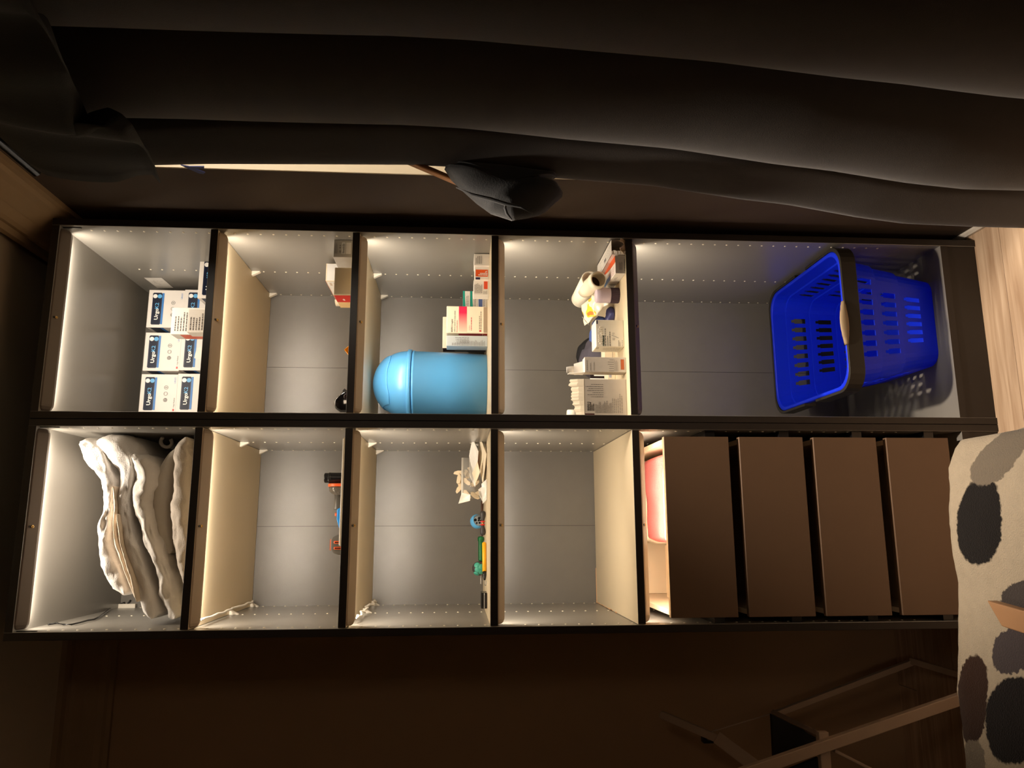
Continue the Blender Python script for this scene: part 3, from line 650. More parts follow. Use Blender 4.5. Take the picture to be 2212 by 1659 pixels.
b = MB(); b.lathe([(-0.03, 0.0005), (-0.03, 0.020), (0, 0.0215), (L2*0.72, 0.0215), (L2*0.76, 0.024), (L2*0.86, 0.024), (L2*0.88, 0.0225), (L2, 0.0215), (L2, 0.0185), (L2*0.45, 0.0185), (L2*0.45, 0.0005)], A2, ax2, n=36, caps=False); b.build('bottle_body', M_JAR, jr, True, smooth=True)
b = MB(); b.lathe([(0, 0.0178), (0.001, 0.0178)], A2+ax2.normalized()*(L2*0.5), ax2, n=24); b.build('dark_contents', mat('dark_brown_inside', (70, 48, 30), 0.8), jr, True)  # dark brown disc set back inside the bottle mouth
# upside-down small bottle on its purple cap
pc = at_y(1338, 638, 0.10); rc = 0.0205; cx = at_y(1330, 638.5, 0.10).x; zc = at_y(1317.5, 638, 0.10).z; zt = at_y(1286.5, 638, 0.10).z
pb = thing('tablet_bottle', 'small lavender bottle upside down on its ribbed dark purple cap', 'bottle', (cx, 0.10, z0))
b = MB(); n = 60; rows = []
for zz, q in ((0.0, 0.96), (0.002, 1.0), (zc-z0-0.001, 1.0)): rows.append([((rc*q+(0.0007 if k % 2 else 0))*math.cos(2*math.pi*k/n), (rc*q+(0.0007 if k % 2 else 0))*math.sin(2*math.pi*k/n), zz) for k in range(n)])
vr = b.grid(rows, closed=True, smooth=False); b.cap(list(reversed(vr[0]))); b.cap(vr[-1]); b.build('ribbed_cap', mat('dark_purple_plastic', (52, 32, 54), 0.35), pb)
hB = zt-z0; b = MB(); b.lathe([(zc-z0, rc*0.98), (hB*0.80, rc*1.02), (hB*0.97, rc*1.0), (hB, rc*0.90), (hB-0.001, rc*0.5), (hB-0.002, 0.0003)], n=36, caps=False); b.build('bottle_body', mat('lavender_plastic', (206, 190, 204), 0.3), pb, smooth=True)
# clear printed sachet
sa = [at_y(*q) for q in ((1256, 660, .20), (1290, 628, .15), (1316, 655, .12), (1262, 703, .19))]
sc = thing('clear_packet', 'clear crumpled packet with yellow and orange print lying behind the purple-capped bottle', 'packet', (sum((q.x for q in sa))/4, 0.17, z0))
b = MB(); rows = []; N_ = 22
for i in range(N_+1):
    r_ = []
    for j in range(N_+1):
        u, v = i/N_, j/N_; pnt = (sa[0]*(1-u)+sa[1]*u)*(1-v)+(sa[3]*(1-u)+sa[2]*u)*v
        bul = 0.014*math.sin(math.pi*u)*math.sin(math.pi*v)
        pnt = pnt+Vector((0, -1, 0.3))*bul+Vector((1, 1, 1))*(noise.noise(pnt*55)*0.005)
        r_.append(pnt)
    rows.append(r_)
def foil_print():
    m = mat('printed_film', (232, 222, 200), 0.18, 0.05, 40, alpha=0.93)
    nt = m.node_tree; bs = nt.nodes['Principled BSDF']; tc = nt.nodes['Texture Coordinate']
    n = nt.nodes.new('ShaderNodeTexNoise'); n.inputs['Scale'].default_value = 30; n.inputs['Detail'].default_value = 1
    cr = nt.nodes.new('ShaderNodeValToRGB'); cr.color_ramp.interpolation = 'CONSTANT'
    e_ = cr.color_ramp.elements; e_[0].color = rgb(236, 226, 206); e_[1].color = rgb(246, 206, 70); e_[1].position = 0.55
    q = e_.new(0.63); q.color = rgb(240, 130, 60); q = e_.new(0.70); q.color = rgb(238, 230, 214)
    nt.links.new(tc.outputs['Object'], n.inputs['Vector']); nt.links.new(n.outputs['Fac'], cr.inputs[0]); nt.links.new(cr.outputs[0], bs.inputs['Base Color'])
    return m
b.grid(rows); b.build('packet_film', foil_print(), sc, True, solid=0.0008)
pA, pB = at_y(1259, 690, 0.17), at_y(1268, 702, 0.165)
b = MB(); b.obox((pA+pB)/2+Vector((0, -0.012, 0)), (pB-pA)*0.5, Vector((0, 0.0008, 0)), Vector((0.004, 0, 0.004))); b.build('clear_seal', mat('clear_film', (225, 222, 214), 0.15, alpha=0.6), sc, True)
# blue gloves, grey cloth and black pouch at the back
def blob(name, label, cat, m, pts, rad, seed, rootz=z0, ny=0.6, amp=0.010, fq=18, name_part=None):
    """soft heap: skinned chain of balls, pressed flat on the shelf"""
    b = MB(); rows = []
    P_ = [Vector(p) for p in pts]; n = 18
    t = thing(name, label, cat, (sum(p.x for p in P_)/len(P_), sum(p.y for p in P_)/len(P_), rootz))
    M_ = 22
    for i in range(M_+1):
        s_ = i/M_*(len(P_)-1); k = min(int(s_), len(P_)-2); f = s_-k
        c = P_[k].lerp(P_[k+1], f); r0 = rad[k]*(1-f)+rad[k+1]*f; r0 *= math.sqrt(max(0.02, 1-(2*abs(i/M_-0.5))**6))
        tn = (P_[k+1]-P_[k]).normalized(); a = Vector((0, 1, 0)) if abs(tn.y) < 0.8 else Vector((1, 0, 0)); a = (a-tn*a.dot(tn)).normalized(); d_ = tn.cross(a)
        r_ = []
        for j in range(n):
            th = 2*math.pi*j/n; q = c+(a*math.cos(th)*ny*1.6+d_*math.sin(th))*r0
            nn = noise.noise(Vector((q.x*fq, q.y*fq, q.z*fq+seed)))+0.5*noise.noise(Vector((q.x*fq*2.3, q.y*fq*2.3, q.z*fq*2.3+seed)))
            q = q+(a*math.cos(th)+d_*math.sin(th))*nn*amp
            q.z = max(q.z, rootz+0.0005); r_.append(q)
        rows.append(r_)
    vr = b.grid(rows, closed=True); b.cap(list(reversed(vr[0]))); b.cap(vr[-1])
    b.build(name_part or name+'_fabric', m, t, True, sub=1); return t
M_GLOVE = mat('blue_nitrile', (74, 96, 158), 0.45, 0.08, 30, 0.3, 120)
blob('nitrile_glove', 'crumpled blue disposable glove behind the white box with handwriting', 'glove', M_GLOVE, [at_y(1292, 682, .20), at_y(1298, 700, .21), at_y(1290, 725, .22), at_y(1300, 745, .23)], [0.012, 0.022, 0.022, 0.014], 3, ny=0.8, fq=34)
for k, (q0, q1) in enumerate((((1304, 690, .17), (1316, 672, .14)), ((1308, 694, .17), (1326, 676, .15)), ((1286, 690, .2), (1284, 712, .2)))):
    pass
blob('nitrile_glove', 'dark blue disposable glove lying beneath the purple-capped bottle', 'glove', mat('dark_blue_nitrile', (58, 62, 112), 0.45, 0.1, 30, 0.3, 120), [at_y(1318, 662, .17), at_y(1322, 675, .175), at_y(1318, 695, .18), at_y(1316, 712, .19)], [0.012, 0.016, 0.018, 0.012], 8, ny=0.8, fq=40)
blob('grey_cloth', 'folded dark grey cloth behind the white boxes on fourth shelf', 'cloth', mat('charcoal_cloth', (84, 80, 92), 0.85, 0.1, 60, 0.4, 200), [at_y(1282, 728, .33), at_y(1290, 750, .33), at_y(1290, 780, .34), at_y(1292, 822, .35)], [0.03, 0.046, 0.05, 0.045], 13, ny=0.7, fq=20, amp=0.012)
blob('black_pouch', 'soft black pouch at the back behind the grey cloth on fourth shelf', 'pouch', mat('black_fabric', (34, 34, 38), 0.8, 0.1, 60, 0.3, 200), [at_y(1290, 725, .44), at_y(1292, 745, .44), at_y(1294, 770, .44), at_y(1294, 815, .45)], [0.03, 0.064, 0.072, 0.066], 21, ny=0.42, fq=14, amp=0.008)
# white box with raised dots and handwriting
Y = 0.052
t = px_box('medicine_box', 'white box with raised braille dots, green lettering and handwritten 22/12', Y, 1287, 691, 749, z0, 0.062, mat('matt_white_card', (236, 228, 210), 0.6), pxm=1320, bevel=0.0018)
lettering(t, 'front', 'green_lettering', mat('dark_green_print', (28, 52, 40), 0.5), 'roctanoa', 0.02, 0.705, 0.115, bold=0.004, stretch=0.92)
fine_print(t, 'front', 'fine_print', M_INK, 0.02, 0.63, 0.96, 0.675, 1, seed=3, fill=0.75); fine_print(t, 'front', 'fine_print', M_INK, 0.02, 0.55, 0.55, 0.595, 1, seed=4, fill=0.75); fine_print(t, 'front', 'fine_print', M_INK, 0.02, 0.47, 0.6, 0.515, 1, seed=6, fill=0.8)
lettering(t, 'front', 'handwriting', M_GINK, '22', 0.24, 0.34, 0.10, stretch=0.9); lettering(t, 'front', 'handwriting', M_GINK, '12', 0.44, 0.345, 0.10, stretch=0.8)
o_, U_, V_, W_, H_ = frame_of(t, 'front'); b = MB(); b.quad([o_+U_*W_*0.32+V_*H_*0.19, o_+U_*W_*0.335+V_*H_*0.19, o_+U_*W_*0.435+V_*H_*0.44, o_+U_*W_*0.42+V_*H_*0.44]); b.build('handwriting', M_GINK, t)
lettering(t, 'front', 'fine_lettering', M_INK, '2 x 1,5 ml', 0.02, 0.05, 0.055); fine_print(t, 'front', 'fine_print', M_INK, 0.02, 0.12, 0.28, 0.20, 2, seed=5)
rects(t, 'front', 'navy_mark', M_NAVY, [(0.84, 0.925, 0.98, 0.965)])
b = MB(); rnd = random.Random(11)
for k in range(26):
    c = o_+U_*W_*(0.12+0.6*(k//3)/8)+V_*H_*(0.80+0.045*(k % 3))+Vector((0, -0.0004, 0))
    if rnd.random() < 0.75: b.obox(c, U_*0.0012, V_*0.0012, Vector((0, 0.0008, 0)))
b.build('braille_dots', MATS['matt_white_card'], t)
fine_print(t, 'left', 'fine_print', M_GINK, 0.3, 0.1, 0.9, 0.75, 5, seed=4, vertical=True, fill=0.25); rects(t, 'left', 'ink_marks', M_INK, [(0.62, 0.88, 0.9, 0.90), (0.62, 0.93, 0.9, 0.95)])
# low white boxes glimpsed behind
t = px_box('medicine_box', 'low white box glimpsed between the handwriting box and the narrow flap-top box', 0.17, 1306, 750, 779, z0, 0.05, M_CPAP)
rects(t, 'front', 'brown_line', M_INK, [(0.0, 0.22, 1.0, 0.245)])
t = px_box('medicine_box', 'low white box with blue scribble glimpsed left of the narrow flap-top box', 0.17, 1313, 800, 826, z0, 0.05, M_CPAP)
fine_print(t, 'front', 'blue_print', M_BLUE, 0.4, 0.5, 0.9, 0.8, 2, seed=4)
t = carton('folded_leaflet', 'folded dark-edged leaflet standing behind the wide printed box', 'leaflet', 0.05, 0.004, 0.058, (at_y(1300, 812, 0.24).x, 0.245, z0), 0.1, mat('black_gloss_print', (28, 18, 24), 0.3))
rects(t, 'front', 'white_stripes', M_WINK, [(0.3, 0.3, 0.36, 1.0), (0.5, 0.0, 0.62, 0.8)])
# narrow box with open flap
Y = 0.038
t = px_box('medicine_box', 'narrow upright white box with its top flap open on fourth shelf', Y, 1263, 771.5, 804, z0, 0.035, mat('grey_white_card', (214, 204, 190), 0.6), pxm=1310)
W_, D_, H_ = t['_dim']
fine_print(t, 'front', 'fine_print', M_INK, 0.08, 0.30, 0.95, 0.46, 6, seed=3, vertical=True, fill=0.25); fine_print(t, 'front', 'fine_print', M_GINK, 0.1, 0.70, 0.9, 0.95, 3, seed=5, vertical=False, fill=0.2); fine_print(t, 'front', 'fine_print', M_GINK, 0.1, 0.18, 0.9, 0.28, 4, seed=6, fill=0.3)
rects(t, 'front', 'orange_block', mat('rust_print', (196, 104, 60), 0.5), [(0.18, 0.05, 0.86, 0.13)])
za, zb_ = at_y(1240, 790, Y+D_).z-z0, at_y(1221, 795, Y+D_+0.01).z-z0
b = MB(); b.quad([(-W_/2, D_/2, H_), (W_/2-0.004, D_/2, H_), (W_/2-0.010, D_/2+0.004, za), (-W_/2, D_/2+0.004, za)]); b.build('top_flap', M_WPAP, t, solid=0.0008)
b = MB(); b.grid([[(-W_/2+0.001, D_/2+0.004, za), (W_/2-0.016, D_/2+0.004, za)], [(-W_/2+0.001, D_/2-0.002, (za+zb_)/2), (W_/2-0.018, D_/2-0.002, (za+zb_)/2)], [(-W_/2+0.002, D_/2-0.012, zb_), (W_/2-0.022, D_/2-0.012, zb_)]]); b.build('tuck_tongue', M_WPAP, t, solid=0.0008)
b = MB(); b.quad([(-W_/2-0.0005, -D_/2, H_), (-W_/2-0.0005, D_/2, H_), (-W_/2+0.001, D_/2, zb_-0.004), (-W_/2+0.001, D_/2-0.016, zb_-0.008)]); b.build('side_flap', M_WPAP, t, solid=0.0008)
# wide torn box by the divider
Y = 0.043
t = px_box('medicine_box', 'wide printed box with torn open top beside the wardrobe divider on fourth shelf', Y, 1262, 819, 897, z0, 0.07, MATS['grey_white_card'], pxm=1310)
W_, D_, H_ = t['_dim']
fine_print(t, 'front', 'fine_print', M_GINK, 0.35, 0.62, 0.95, 0.97, 8, seed=3, vertical=False, fill=0.001)
fine_print(t, 'front', 'fine_print', M_INK, 0.06, 0.35, 0.40, 0.75, 13, seed=3, fill=0.45); fine_print(t, 'front', 'fine_print', M_INK, 0.06, 0.08, 0.66, 0.34, 6, seed=8, fill=0.3)
fine_print(t, 'front', 'fine_print', M_INK, 0.50, 0.55, 0.90, 0.97, 7, seed=13, vertical=True, fill=0.28)
lettering(t, 'front', 'dark_lettering', M_INK, 'BRIPIO 2', 0.12, 0.885, 0.07, bold=0.002, stretch=0.8); fine_print(t, 'front', 'dark_print', M_INK, 0.12, 0.76, 0.40, 0.87, 3, seed=5, fill=0.5)
rects(t, 'front', 'maroon_bar', mat('maroon_print', (70, 12, 22), 0.5), [(0.01, 0.77, 0.045, 0.99)])
b = MB(); rnd = random.Random(3); rows = [[], [], []]
for k in range(24):
    u = k/23; x = -W_/2+W_*u
    ht = (0.010+0.012*math.sin(u*2.6)+0.006*rnd.random())+(0.008 if u > 0.8 else 0)
    rows[0].append((x, -D_/2, H_)); rows[1].append((x, -D_/2+0.003, H_+ht*0.55)); rows[2].append((x, -D_/2+0.010, H_+ht+0.006))
b.grid(rows, smooth=False); b.build('torn_edge', M_CPAP, t, solid=0.0012)
b = MB(); b.quad([(W_/2, -D_/2, H_), (W_/2, D_/2, H_), (W_/2-0.012, D_/2-0.02, H_+0.022), (W_/2-0.012, -D_/2+0.02, H_+0.020)]); b.build('side_flap', M_CPAP, t, solid=0.0008)
# bottle behind it
Y = 0.16; cx = at_y(1240, 899, Y).x; zt = at_y(1225, 890, Y).z; zs_ = at_y(1246, 890, Y).z
bt = thing('capped_bottle', 'white-capped teal bottle behind the wide torn box beside the divider', 'bottle', (cx, Y, z0))
b = MB(); b.lathe([(0, 0.022), (0.002, 0.024), (zs_-z0-0.022, 0.024), (zs_-z0-0.008, 0.019), (zs_-z0, 0.013)], n=32); b.build('bottle_body', mat('teal_plastic', (88, 178, 200), 0.3), bt, smooth=True)
b = MB(); b.lathe([(zs_-z0, 0.0185), (zt-z0-0.002, 0.0175), (zt-z0, 0.016)], n=32); b.build('screw_cap', M_WHITE, bt, smooth=True)

# ================================================================== BOTTOM RIGHT COMPARTMENT: shopping basket
M_BSK = mat('blue_basket_plastic', (16, 48, 238), 0.42, 0.05, 20, 0.05, 90, spec=0.3)
MATS['blue_basket_plastic'].node_tree.nodes['Principled BSDF'].inputs['Subsurface Weight'].default_value = 0.35
MATS['blue_basket_plastic'].node_tree.nodes['Principled BSDF'].inputs['Subsurface Radius'].default_value = (0.2, 0.3, 1.0)
MATS['blue_basket_plastic'].node_tree.nodes['Principled BSDF'].inputs['Subsurface Scale'].default_value = 0.03
bx0, bx1, by0, by1 = 0.672, 0.908, 0.058, 0.350
rx0, rx1, ry0, ry1 = 0.612, 0.945, -0.002, 0.402
ZB, ZR = FLOORZ+0.0005, 0.392
bk = thing('shopping_basket', 'blue plastic shopping basket with slotted sides and dark handles on wardrobe floor', 'basket', ((bx0+bx1)/2, (by0+by1)/2, FLOORZ))
NS = 8
def rim_ring(t, off, z, edge=0.0, cr0=0.035, cr1=0.055):
    x0, x1 = bx0+(rx0-bx0)*t-off, bx1+(rx1-bx1)*t+off; y0, y1 = by0+(ry0-by0)*t-off, by1+(ry1-by1)*t+off
    r = cr0+(cr1-cr0)*t; pts = []; tags = []
    def side(p, q, nm):
        p, q = Vector(p), Vector(q)
        for k in range(NS):
            for j, f in enumerate((0.0, 0.225, 0.335, 0.665, 0.775)):
                pts.append(p.lerp(q, (k+f)/NS)); tags.append((nm, k, j))
    def arc(cx, cy, a0):
        for k in range(6):
            a = math.radians(a0+90*k/6); pts.append(Vector((cx+r*math.cos(a), cy+r*math.sin(a), 0))); tags.append(None)
    side((x0+r, y0, 0), (x1-r, y0, 0), 'front'); arc(x1-r, y0+r, -90)
    side((x1, y0+r, 0), (x1, y1-r, 0), 'right'); arc(x1-r, y1-r, 0)
    side((x1-r, y1, 0), (x0+r, y1, 0), 'back'); arc(x0+r, y1-r, 90)
    side((x0, y1-r, 0), (x0, y0+r, 0), 'left'); arc(x0+r, y0+r, 180)
    return [Vector((p.x, p.y, z)) for p in pts], tags
TR = [(0, 0, ''), (0.15, 0, 'L'), (0.295, 0, 'l'), (0.32, 0, ''), (0.375, 0, ''), (0.376, 0.004, ''), (0.42, 0.004, 'M'), (0.55, 0.004, 'm'), (0.58, 0.004, ''), (0.63, 0.004, ''), (0.631, 0.008, ''), (0.675, 0.008, 'T'), (0.79, 0.008, 't'), (0.82, 0.008, ''), (0.868, 0.008, ''), (0.869, 0.013, ''), (1.0, 0.013, '')]
rows = []
for t_, o_, k_ in TR: r_, tg = rim_ring(t_, o_, ZB+(ZR-ZB)*t_); rows.append(r_)
def skip(i, j):
    k_ = TR[i][2]; tt = tg[j]
    if not k_ or not tt: return False
    nm, c, sub_ = tt
    lim = {'T': range(0, 8), 't': range(0, 8), 'M': range(0, 7), 'm': range(0, 7), 'L': range(1, 7), 'l': range(1, 7)}[k_]
    if c not in lim: return False
    return sub_ in ((1, 2, 3) if k_.isupper() else (2,))
b = MB(); vr = b.grid(rows, closed=True, skip=skip, smooth=False); b.cap(list(reversed(vr[0])))
b.build('basket_body', M_BSK, bk, True, solid=0.0028, bevel=0.0)
b = MB()
lip = [rim_ring(1.0, 0.0125, ZR-0.010)[0], rim_ring(1.0, 0.021, ZR-0.011)[0], rim_ring(1.0, 0.021, ZR+0.001)[0], rim_ring(1.0, 0.019, ZR+0.003)[0], rim_ring(1.0, 0.0125, ZR+0.003)[0], rim_ring(1.0, 0.0105, ZR)[0]]
b.grid(lip+[lip[0]], closed=True); b.build('basket_rim', M_BSK, bk, True)
M_HND = mat('olive_black_plastic', (40, 36, 30), 0.4)
ring_t, tgs = rim_ring(1.0, 0.028, ZR)
nR = len(ring_t); per = NS*5+6
def handle(i0, i1, nm, zlo, zhi):
    rows = [[], [], [], []]; idx = [k % nR for k in range(i0, i1+1)]
    o1 = rim_ring(1.0, 0.0215, ZR)[0]; o2 = rim_ring(1.0, 0.029, ZR)[0]
    for k in idx:
        rows[0].append(o1[k]+Vector((0, 0, zlo))); rows[1].append(o2[k]+Vector((0, 0, zlo))); rows[2].append(o2[k]+Vector((0, 0, zhi))); rows[3].append(o1[k]+Vector((0, 0, zhi)))
    b = MB(); vr = b.grid(rows+[rows[0]], smooth=False)
    b.cap([vr[k][0] for k in range(4)]); b.cap([vr[k][-1] for k in (3, 2, 1, 0)])
    return b.build(nm, M_HND, bk, True, bevel=0.001)
NP = NS*5
# front handle: from the middle of the left side round the front to the middle of the right side
handle(nR-6-NP//2+4, nR+NP+6+NP//2-4, 'front_handle', -0.036, 0.004)
handle(NP+6+NP//2+4, 3*NP+18+NP//2-4, 'rear_handle', -0.030, 0.004)
b = MB(); g = rim_ring(1.0, 0.026, ZR)[0][8:26]; rows = []
for k, p in enumerate(g):
    f = math.sin(math.pi*k/(len(g)-1)); rows.append([p+Vector((0, -0.006*math.sin(a)-0.006*f, 0.006+0.004*f+(0.004+0.008*f)*math.cos(a))) for a in [2*math.pi*q/10 for q in range(10)]])
vr = b.grid(rows, closed=True); b.cap(list(reversed(vr[0]))); b.cap(vr[-1]); b.build('handle_grip', mat('tan_grip', (150, 128, 98), 0.5), bk, True)

# ================================================================== TOP LEFT COMPARTMENT: duvet, covers, pillow
z0 = ZS['L'][0]
def fold(bld, px, half, Yf, depth, seed, wr=0.006, n=36, fq=(10, 5, 26)):
    """rolled fold of cloth whose front edge follows photo points; extends back by depth"""
    P_ = [at_y(x, y, Yf) for x, y in px]; H_ = [h/815.0 for h in half]
    N_ = 120; n = 52; rows = []
    def samp(arr, s):
        k = min(int(s), len(arr)-2); f = s-k
        p0, p1, p2, p3 = arr[max(k-1, 0)], arr[k], arr[k+1], arr[min(k+2, len(arr)-1)]
        return 0.5*((2*p1)+(p2-p0)*f+(2*p0-5*p1+4*p2-p3)*f*f+(3*p1-p0-3*p2+p3)*f**3)
    for i in range(N_+1):
        s = i/N_*(len(P_)-1); c = samp(P_, s); e = samp(P_, min(s+0.02, len(P_)-1))-samp(P_, max(s-0.02, 0)); t = e.normalized()
        nrm = Vector((-t.z, 0, t.x)).normalized()
        if nrm.z < 0: nrm = -nrm
        h = max(0.002, samp(H_, s)); endf = min(1, min(i, N_-i)/3.5+0.12); h *= math.sqrt(endf) if endf < 1 else 1
        r_ = []
        for j in range(n):
            th = 2*math.pi*j/n; cs, sn = math.cos(th), math.sin(th)
            v = math.copysign(abs(cs)**0.75, cs)*h; d_ = math.copysign(abs(sn)**0.42, sn)*depth/2
            fr = min(1, abs(d_-(-depth/2))/0.05)
            p = c+nrm*v+Vector((0, depth/2+d_, 0))
            nz = noise.noise(Vector((p.x*fq[0]+seed, p.y*fq[1], p.z*fq[2])))+0.5*noise.noise(Vector((p.x*fq[0]*3+seed, p.y*fq[1]*3, p.z*fq[2]*2.2)))
            q3 = Vector((i/N_*5.0+seed*3, v/max(h, 0.004)*1.1+seed, d_*9.0))
            rg = 0.5-abs(noise.noise(q3)); rg2 = 0.5-abs(noise.noise(q3*2.7+Vector((5, 1, seed))))
            nz = 0.55*nz+1.2*rg+0.6*rg2-0.5
            p = p+(nrm*cs*0.9+Vector((0, sn*1.2, 0)))*nz*wr
            p.z = max(p.z, z0+0.001); p.x = min(max(p.x, LA0+0.003), LA1-0.004)
            p.y = min(max(p.y, 0.05), D-0.006); r_.append(p)
        rows.append(r_)
    vr = bld.grid(rows, closed=True); bld.cap(list(reversed(vr[0]))); bld.cap(vr[-1])
def linen(name, col, br=0.5):
    m = mat(name, col, 0.9, 0.05, 30, br, 320, sheen=0.15)
    return m
Yd = 0.10
dv = thing('duvet', 'white folded duvet on top of the bedding in the top left compartment', 'duvet', (0.25, 0.3, z0))
b = MB(); fold(b, [(172, 958), (190, 968), (205, 990), (222, 1025), (231, 1060), (229, 1095), (222, 1130), (220, 1170), (229, 1210), (244, 1248), (266, 1284)], [18, 30, 30, 22, 17, 14, 15, 17, 21, 21, 14], Yd, 0.36, 1.0, 0.012, fq=(9, 5, 24)); b.build('upper_layer', linen('white_linen', (248, 243, 238)), dv, True)
b = MB(); fold(b, [(208, 956), (246, 968), (270, 1000), (268, 1050), (264, 1090), (268, 1130), (276, 1170), (290, 1212), (304, 1255), (318, 1298), (330, 1336)], [20, 36, 30, 18, 15, 16, 18, 20, 22, 22, 16], Yd+0.005, 0.36, 5.0, 0.011, fq=(10, 5, 22)); b.build('lower_layer', MATS['white_linen'], dv, True)
b = MB(); fold(b, [(243, 1050), (247, 1090), (245, 1130), (249, 1170), (262, 1210), (276, 1250), (292, 1292)], [5, 7, 6, 6, 7, 7, 5], Yd-0.006, 0.30, 9.0, 0.003); fold(b, [(252, 1110), (256, 1150), (266, 1195), (280, 1240), (296, 1300)], [4, 5, 5, 6, 5], Yd-0.01, 0.30, 12.0, 0.003); b.build('inner_fold', linen('cream_linen', (232, 214, 192)), dv, True)
dc = thing('duvet_cover', 'crumpled white cover folded under the white duvet', 'bed linen', (0.25, 0.3, z0))
b = MB(); fold(b, [(286, 982), (300, 1000), (308, 1030), (299, 1060), (298, 1090), (309, 1125), (320, 1165), (338, 1210), (353, 1255), (364, 1300), (374, 1338)], [8, 19, 27, 24, 18, 17, 17, 18, 20, 21, 17], Yd-0.002, 0.35, 15.0, 0.011, fq=(16, 6, 30)); b.build('cover_fabric', linen('grey_white_linen', (236, 230, 222)), dc, True)
pw = thing('pillow', 'smooth off-white pillow between crumpled cover and beige sheet', 'pillow', (0.30, 0.3, z0))
b = MB(); fold(b, [(384, 968), (366, 995), (350, 1040), (344, 1085), (348, 1130), (358, 1170), (366, 1196)], [10, 22, 28, 28, 24, 18, 10], Yd+0.03, 0.38, 22.0, 0.003); b.build('pillow_case', linen('off_white_cotton', (222, 214, 200), 0.25), pw, True)
bs = thing('folded_sheet', 'beige wrinkled sheet at the bottom of the bedding pile', 'bed linen', (0.35, 0.3, z0))
b = MB(); fold(b, [(404, 944), (392, 965), (392, 1000), (390, 1050), (388, 1100), (390, 1150), (394, 1200), (400, 1240), (406, 1268)], [12, 22, 28, 30, 30, 28, 24, 16, 8], Yd-0.02, 0.38, 31.0, 0.009, fq=(18, 8, 14)); b.build('sheet_fabric', linen('beige_linen', (214, 202, 188), 0.6), bs, True)
# grey board and coiled belt on the right
gb = at_y(345, 985, 0.30)
o = MB(); o.obox((gb.x, 0.31, z0+0.06), Vector((0.075, 0, -0.012)), Vector((0, 0.10, 0)), Vector((0.003, 0, 0.02))); ob = o.build('grey_board', mat('grey_board_fabric', (128, 122, 116), 0.8, 0.1, 60, 0.2, 200)); tag(ob, 'flat grey board slipped between duvet and pillow near the divider', 'board')
cb = at_y(355, 954, 0.16)
b = MB(); b.tube([cb+Vector((0.012*math.cos(a), 0.02*math.sin(a*0.5), 0.014*math.sin(a))) for a in [0.5+k*0.32 for k in range(16)]], 0.0045, 8); ob = b.build('coiled_strap', mat('pale_strap', (186, 178, 168), 0.7), smooth=True); tag(ob, 'small pale coiled strap above the beige sheet near the divider', 'strap')

# ================================================================== SECOND LEFT COMPARTMENT: cordless tool and white tray
z0 = ZS['L'][1]
p0, p1 = at_y(740, 944, 0.03), at_y(741, 1180, 0.03)
b = MB(); b.box(p1.x, p0.x, 0.040, 0.30, z0, z0+0.0115); tr = b.build('white_tray', M_WHITE, bevel=0.004, seg=3); tag(tr, 'thin flat white tray lying on the second shelf of left frame', 'tray')
Yt = 0.20
def P2(px, py, Y=Yt): return at_y(px, py, Y)
z0 = z0+0.006
tl = thing('cordless_vacuum', 'blue and black cordless handheld vacuum with orange rings on second shelf', 'vacuum', (P2(735, 1110).x, Yt, z0+0.006))
M_ORP = mat('orange_plastic', (240, 98, 44), 0.4); M_BLP = mat('bright_blue_plastic', (36, 134, 214), 0.35); M_SMK = mat('smoked_plastic', (104, 96, 86), 0.15, alpha=0.8)
zax = z0+0.006+0.040
def xs(py): return P2(735, py).x
def zat(px, py): return P2(px, py).z
rN = zat(701, 1033)-z0-0.006
# nozzle: stands upright at the right end
b = MB(); rr = (xs(1021)-xs(1044))/2
b.lathe([(0, rr*0.98), (rN-0.017, rr), (rN-0.016, rr*1.03), (rN-0.012, rr*1.03), (rN-0.011, rr*0.94), (rN-0.002, rr*0.94), (rN, rr*0.86)], ((xs(1021)+xs(1044))/2, Yt, z0+0.006), n=32); b.build('nozzle', M_BLACKP, tl, True, smooth=False, bevel=0.001)
rc = (zat(709, 1048)-z0-0.006)/2
def cyl(nm, m, prof, zc, smooth=True, **k):
    b = MB(); b.lathe([(xs(a), r) for a, r in reversed(prof)], (0, Yt, zc), 'x', n=28); return b.build(nm, m, tl, True, smooth=smooth, **k)
cyl('orange_ring', M_ORP, [(1045.5, rc*0.96), (1047, rc), (1050, rc), (1051.5, rc*0.96)], z0+0.006+rc)
r2 = rc*0.92; cyl('dust_cup', M_SMK, [(1051.5, r2), (1060, r2*0.96), (1065, r2*0.8), (1069, r2*0.45), (1072, r2*0.4)], z0+0.006+rc)
cyl('neck', mat('dark_grey_plastic', (92, 88, 82), 0.4), [(1068, rc*0.40), (1098, rc*0.42), (1101, rc*0.44)], z0+0.006+rc)
r3 = zat(726.5, 1076)-(z0+0.006+rc); cyl('orange_ring', M_ORP, [(1073.5, r3*0.95), (1074.5, r3), (1078, r3), (1079, r3*0.95)], z0+0.006+rc)
b = MB(); zt_ = zat(730, 1115); zlow = z0+0.008
b.prism([(xs(1097), Yt-0.022, zt_-0.008), (xs(1100), Yt-0.022, zt_), (xs(1122), Yt-0.022, zt_), (xs(1140), Yt-0.022, zat(734.5, 1140)), (xs(1152), Yt-0.022, zlow+0.004), (xs(1150), Yt-0.022, zlow), (xs(1097), Yt-0.022, zlow)], (0, 0.044, 0)); b.build('blue_body', M_BLP, tl, True, bevel=0.006, seg=3, smooth=True)
b = MB(); b.obox((xs(1111.5), Yt-0.008, zat(728.5, 1111)), Vector((0.0045, 0, 0)), Vector((0, 0.008, 0)), Vector((0, 0, 0.004))); b.build('trigger_button', M_ORP, tl, True, bevel=0.002)
b = MB(); zt2 = zat(718, 1175)
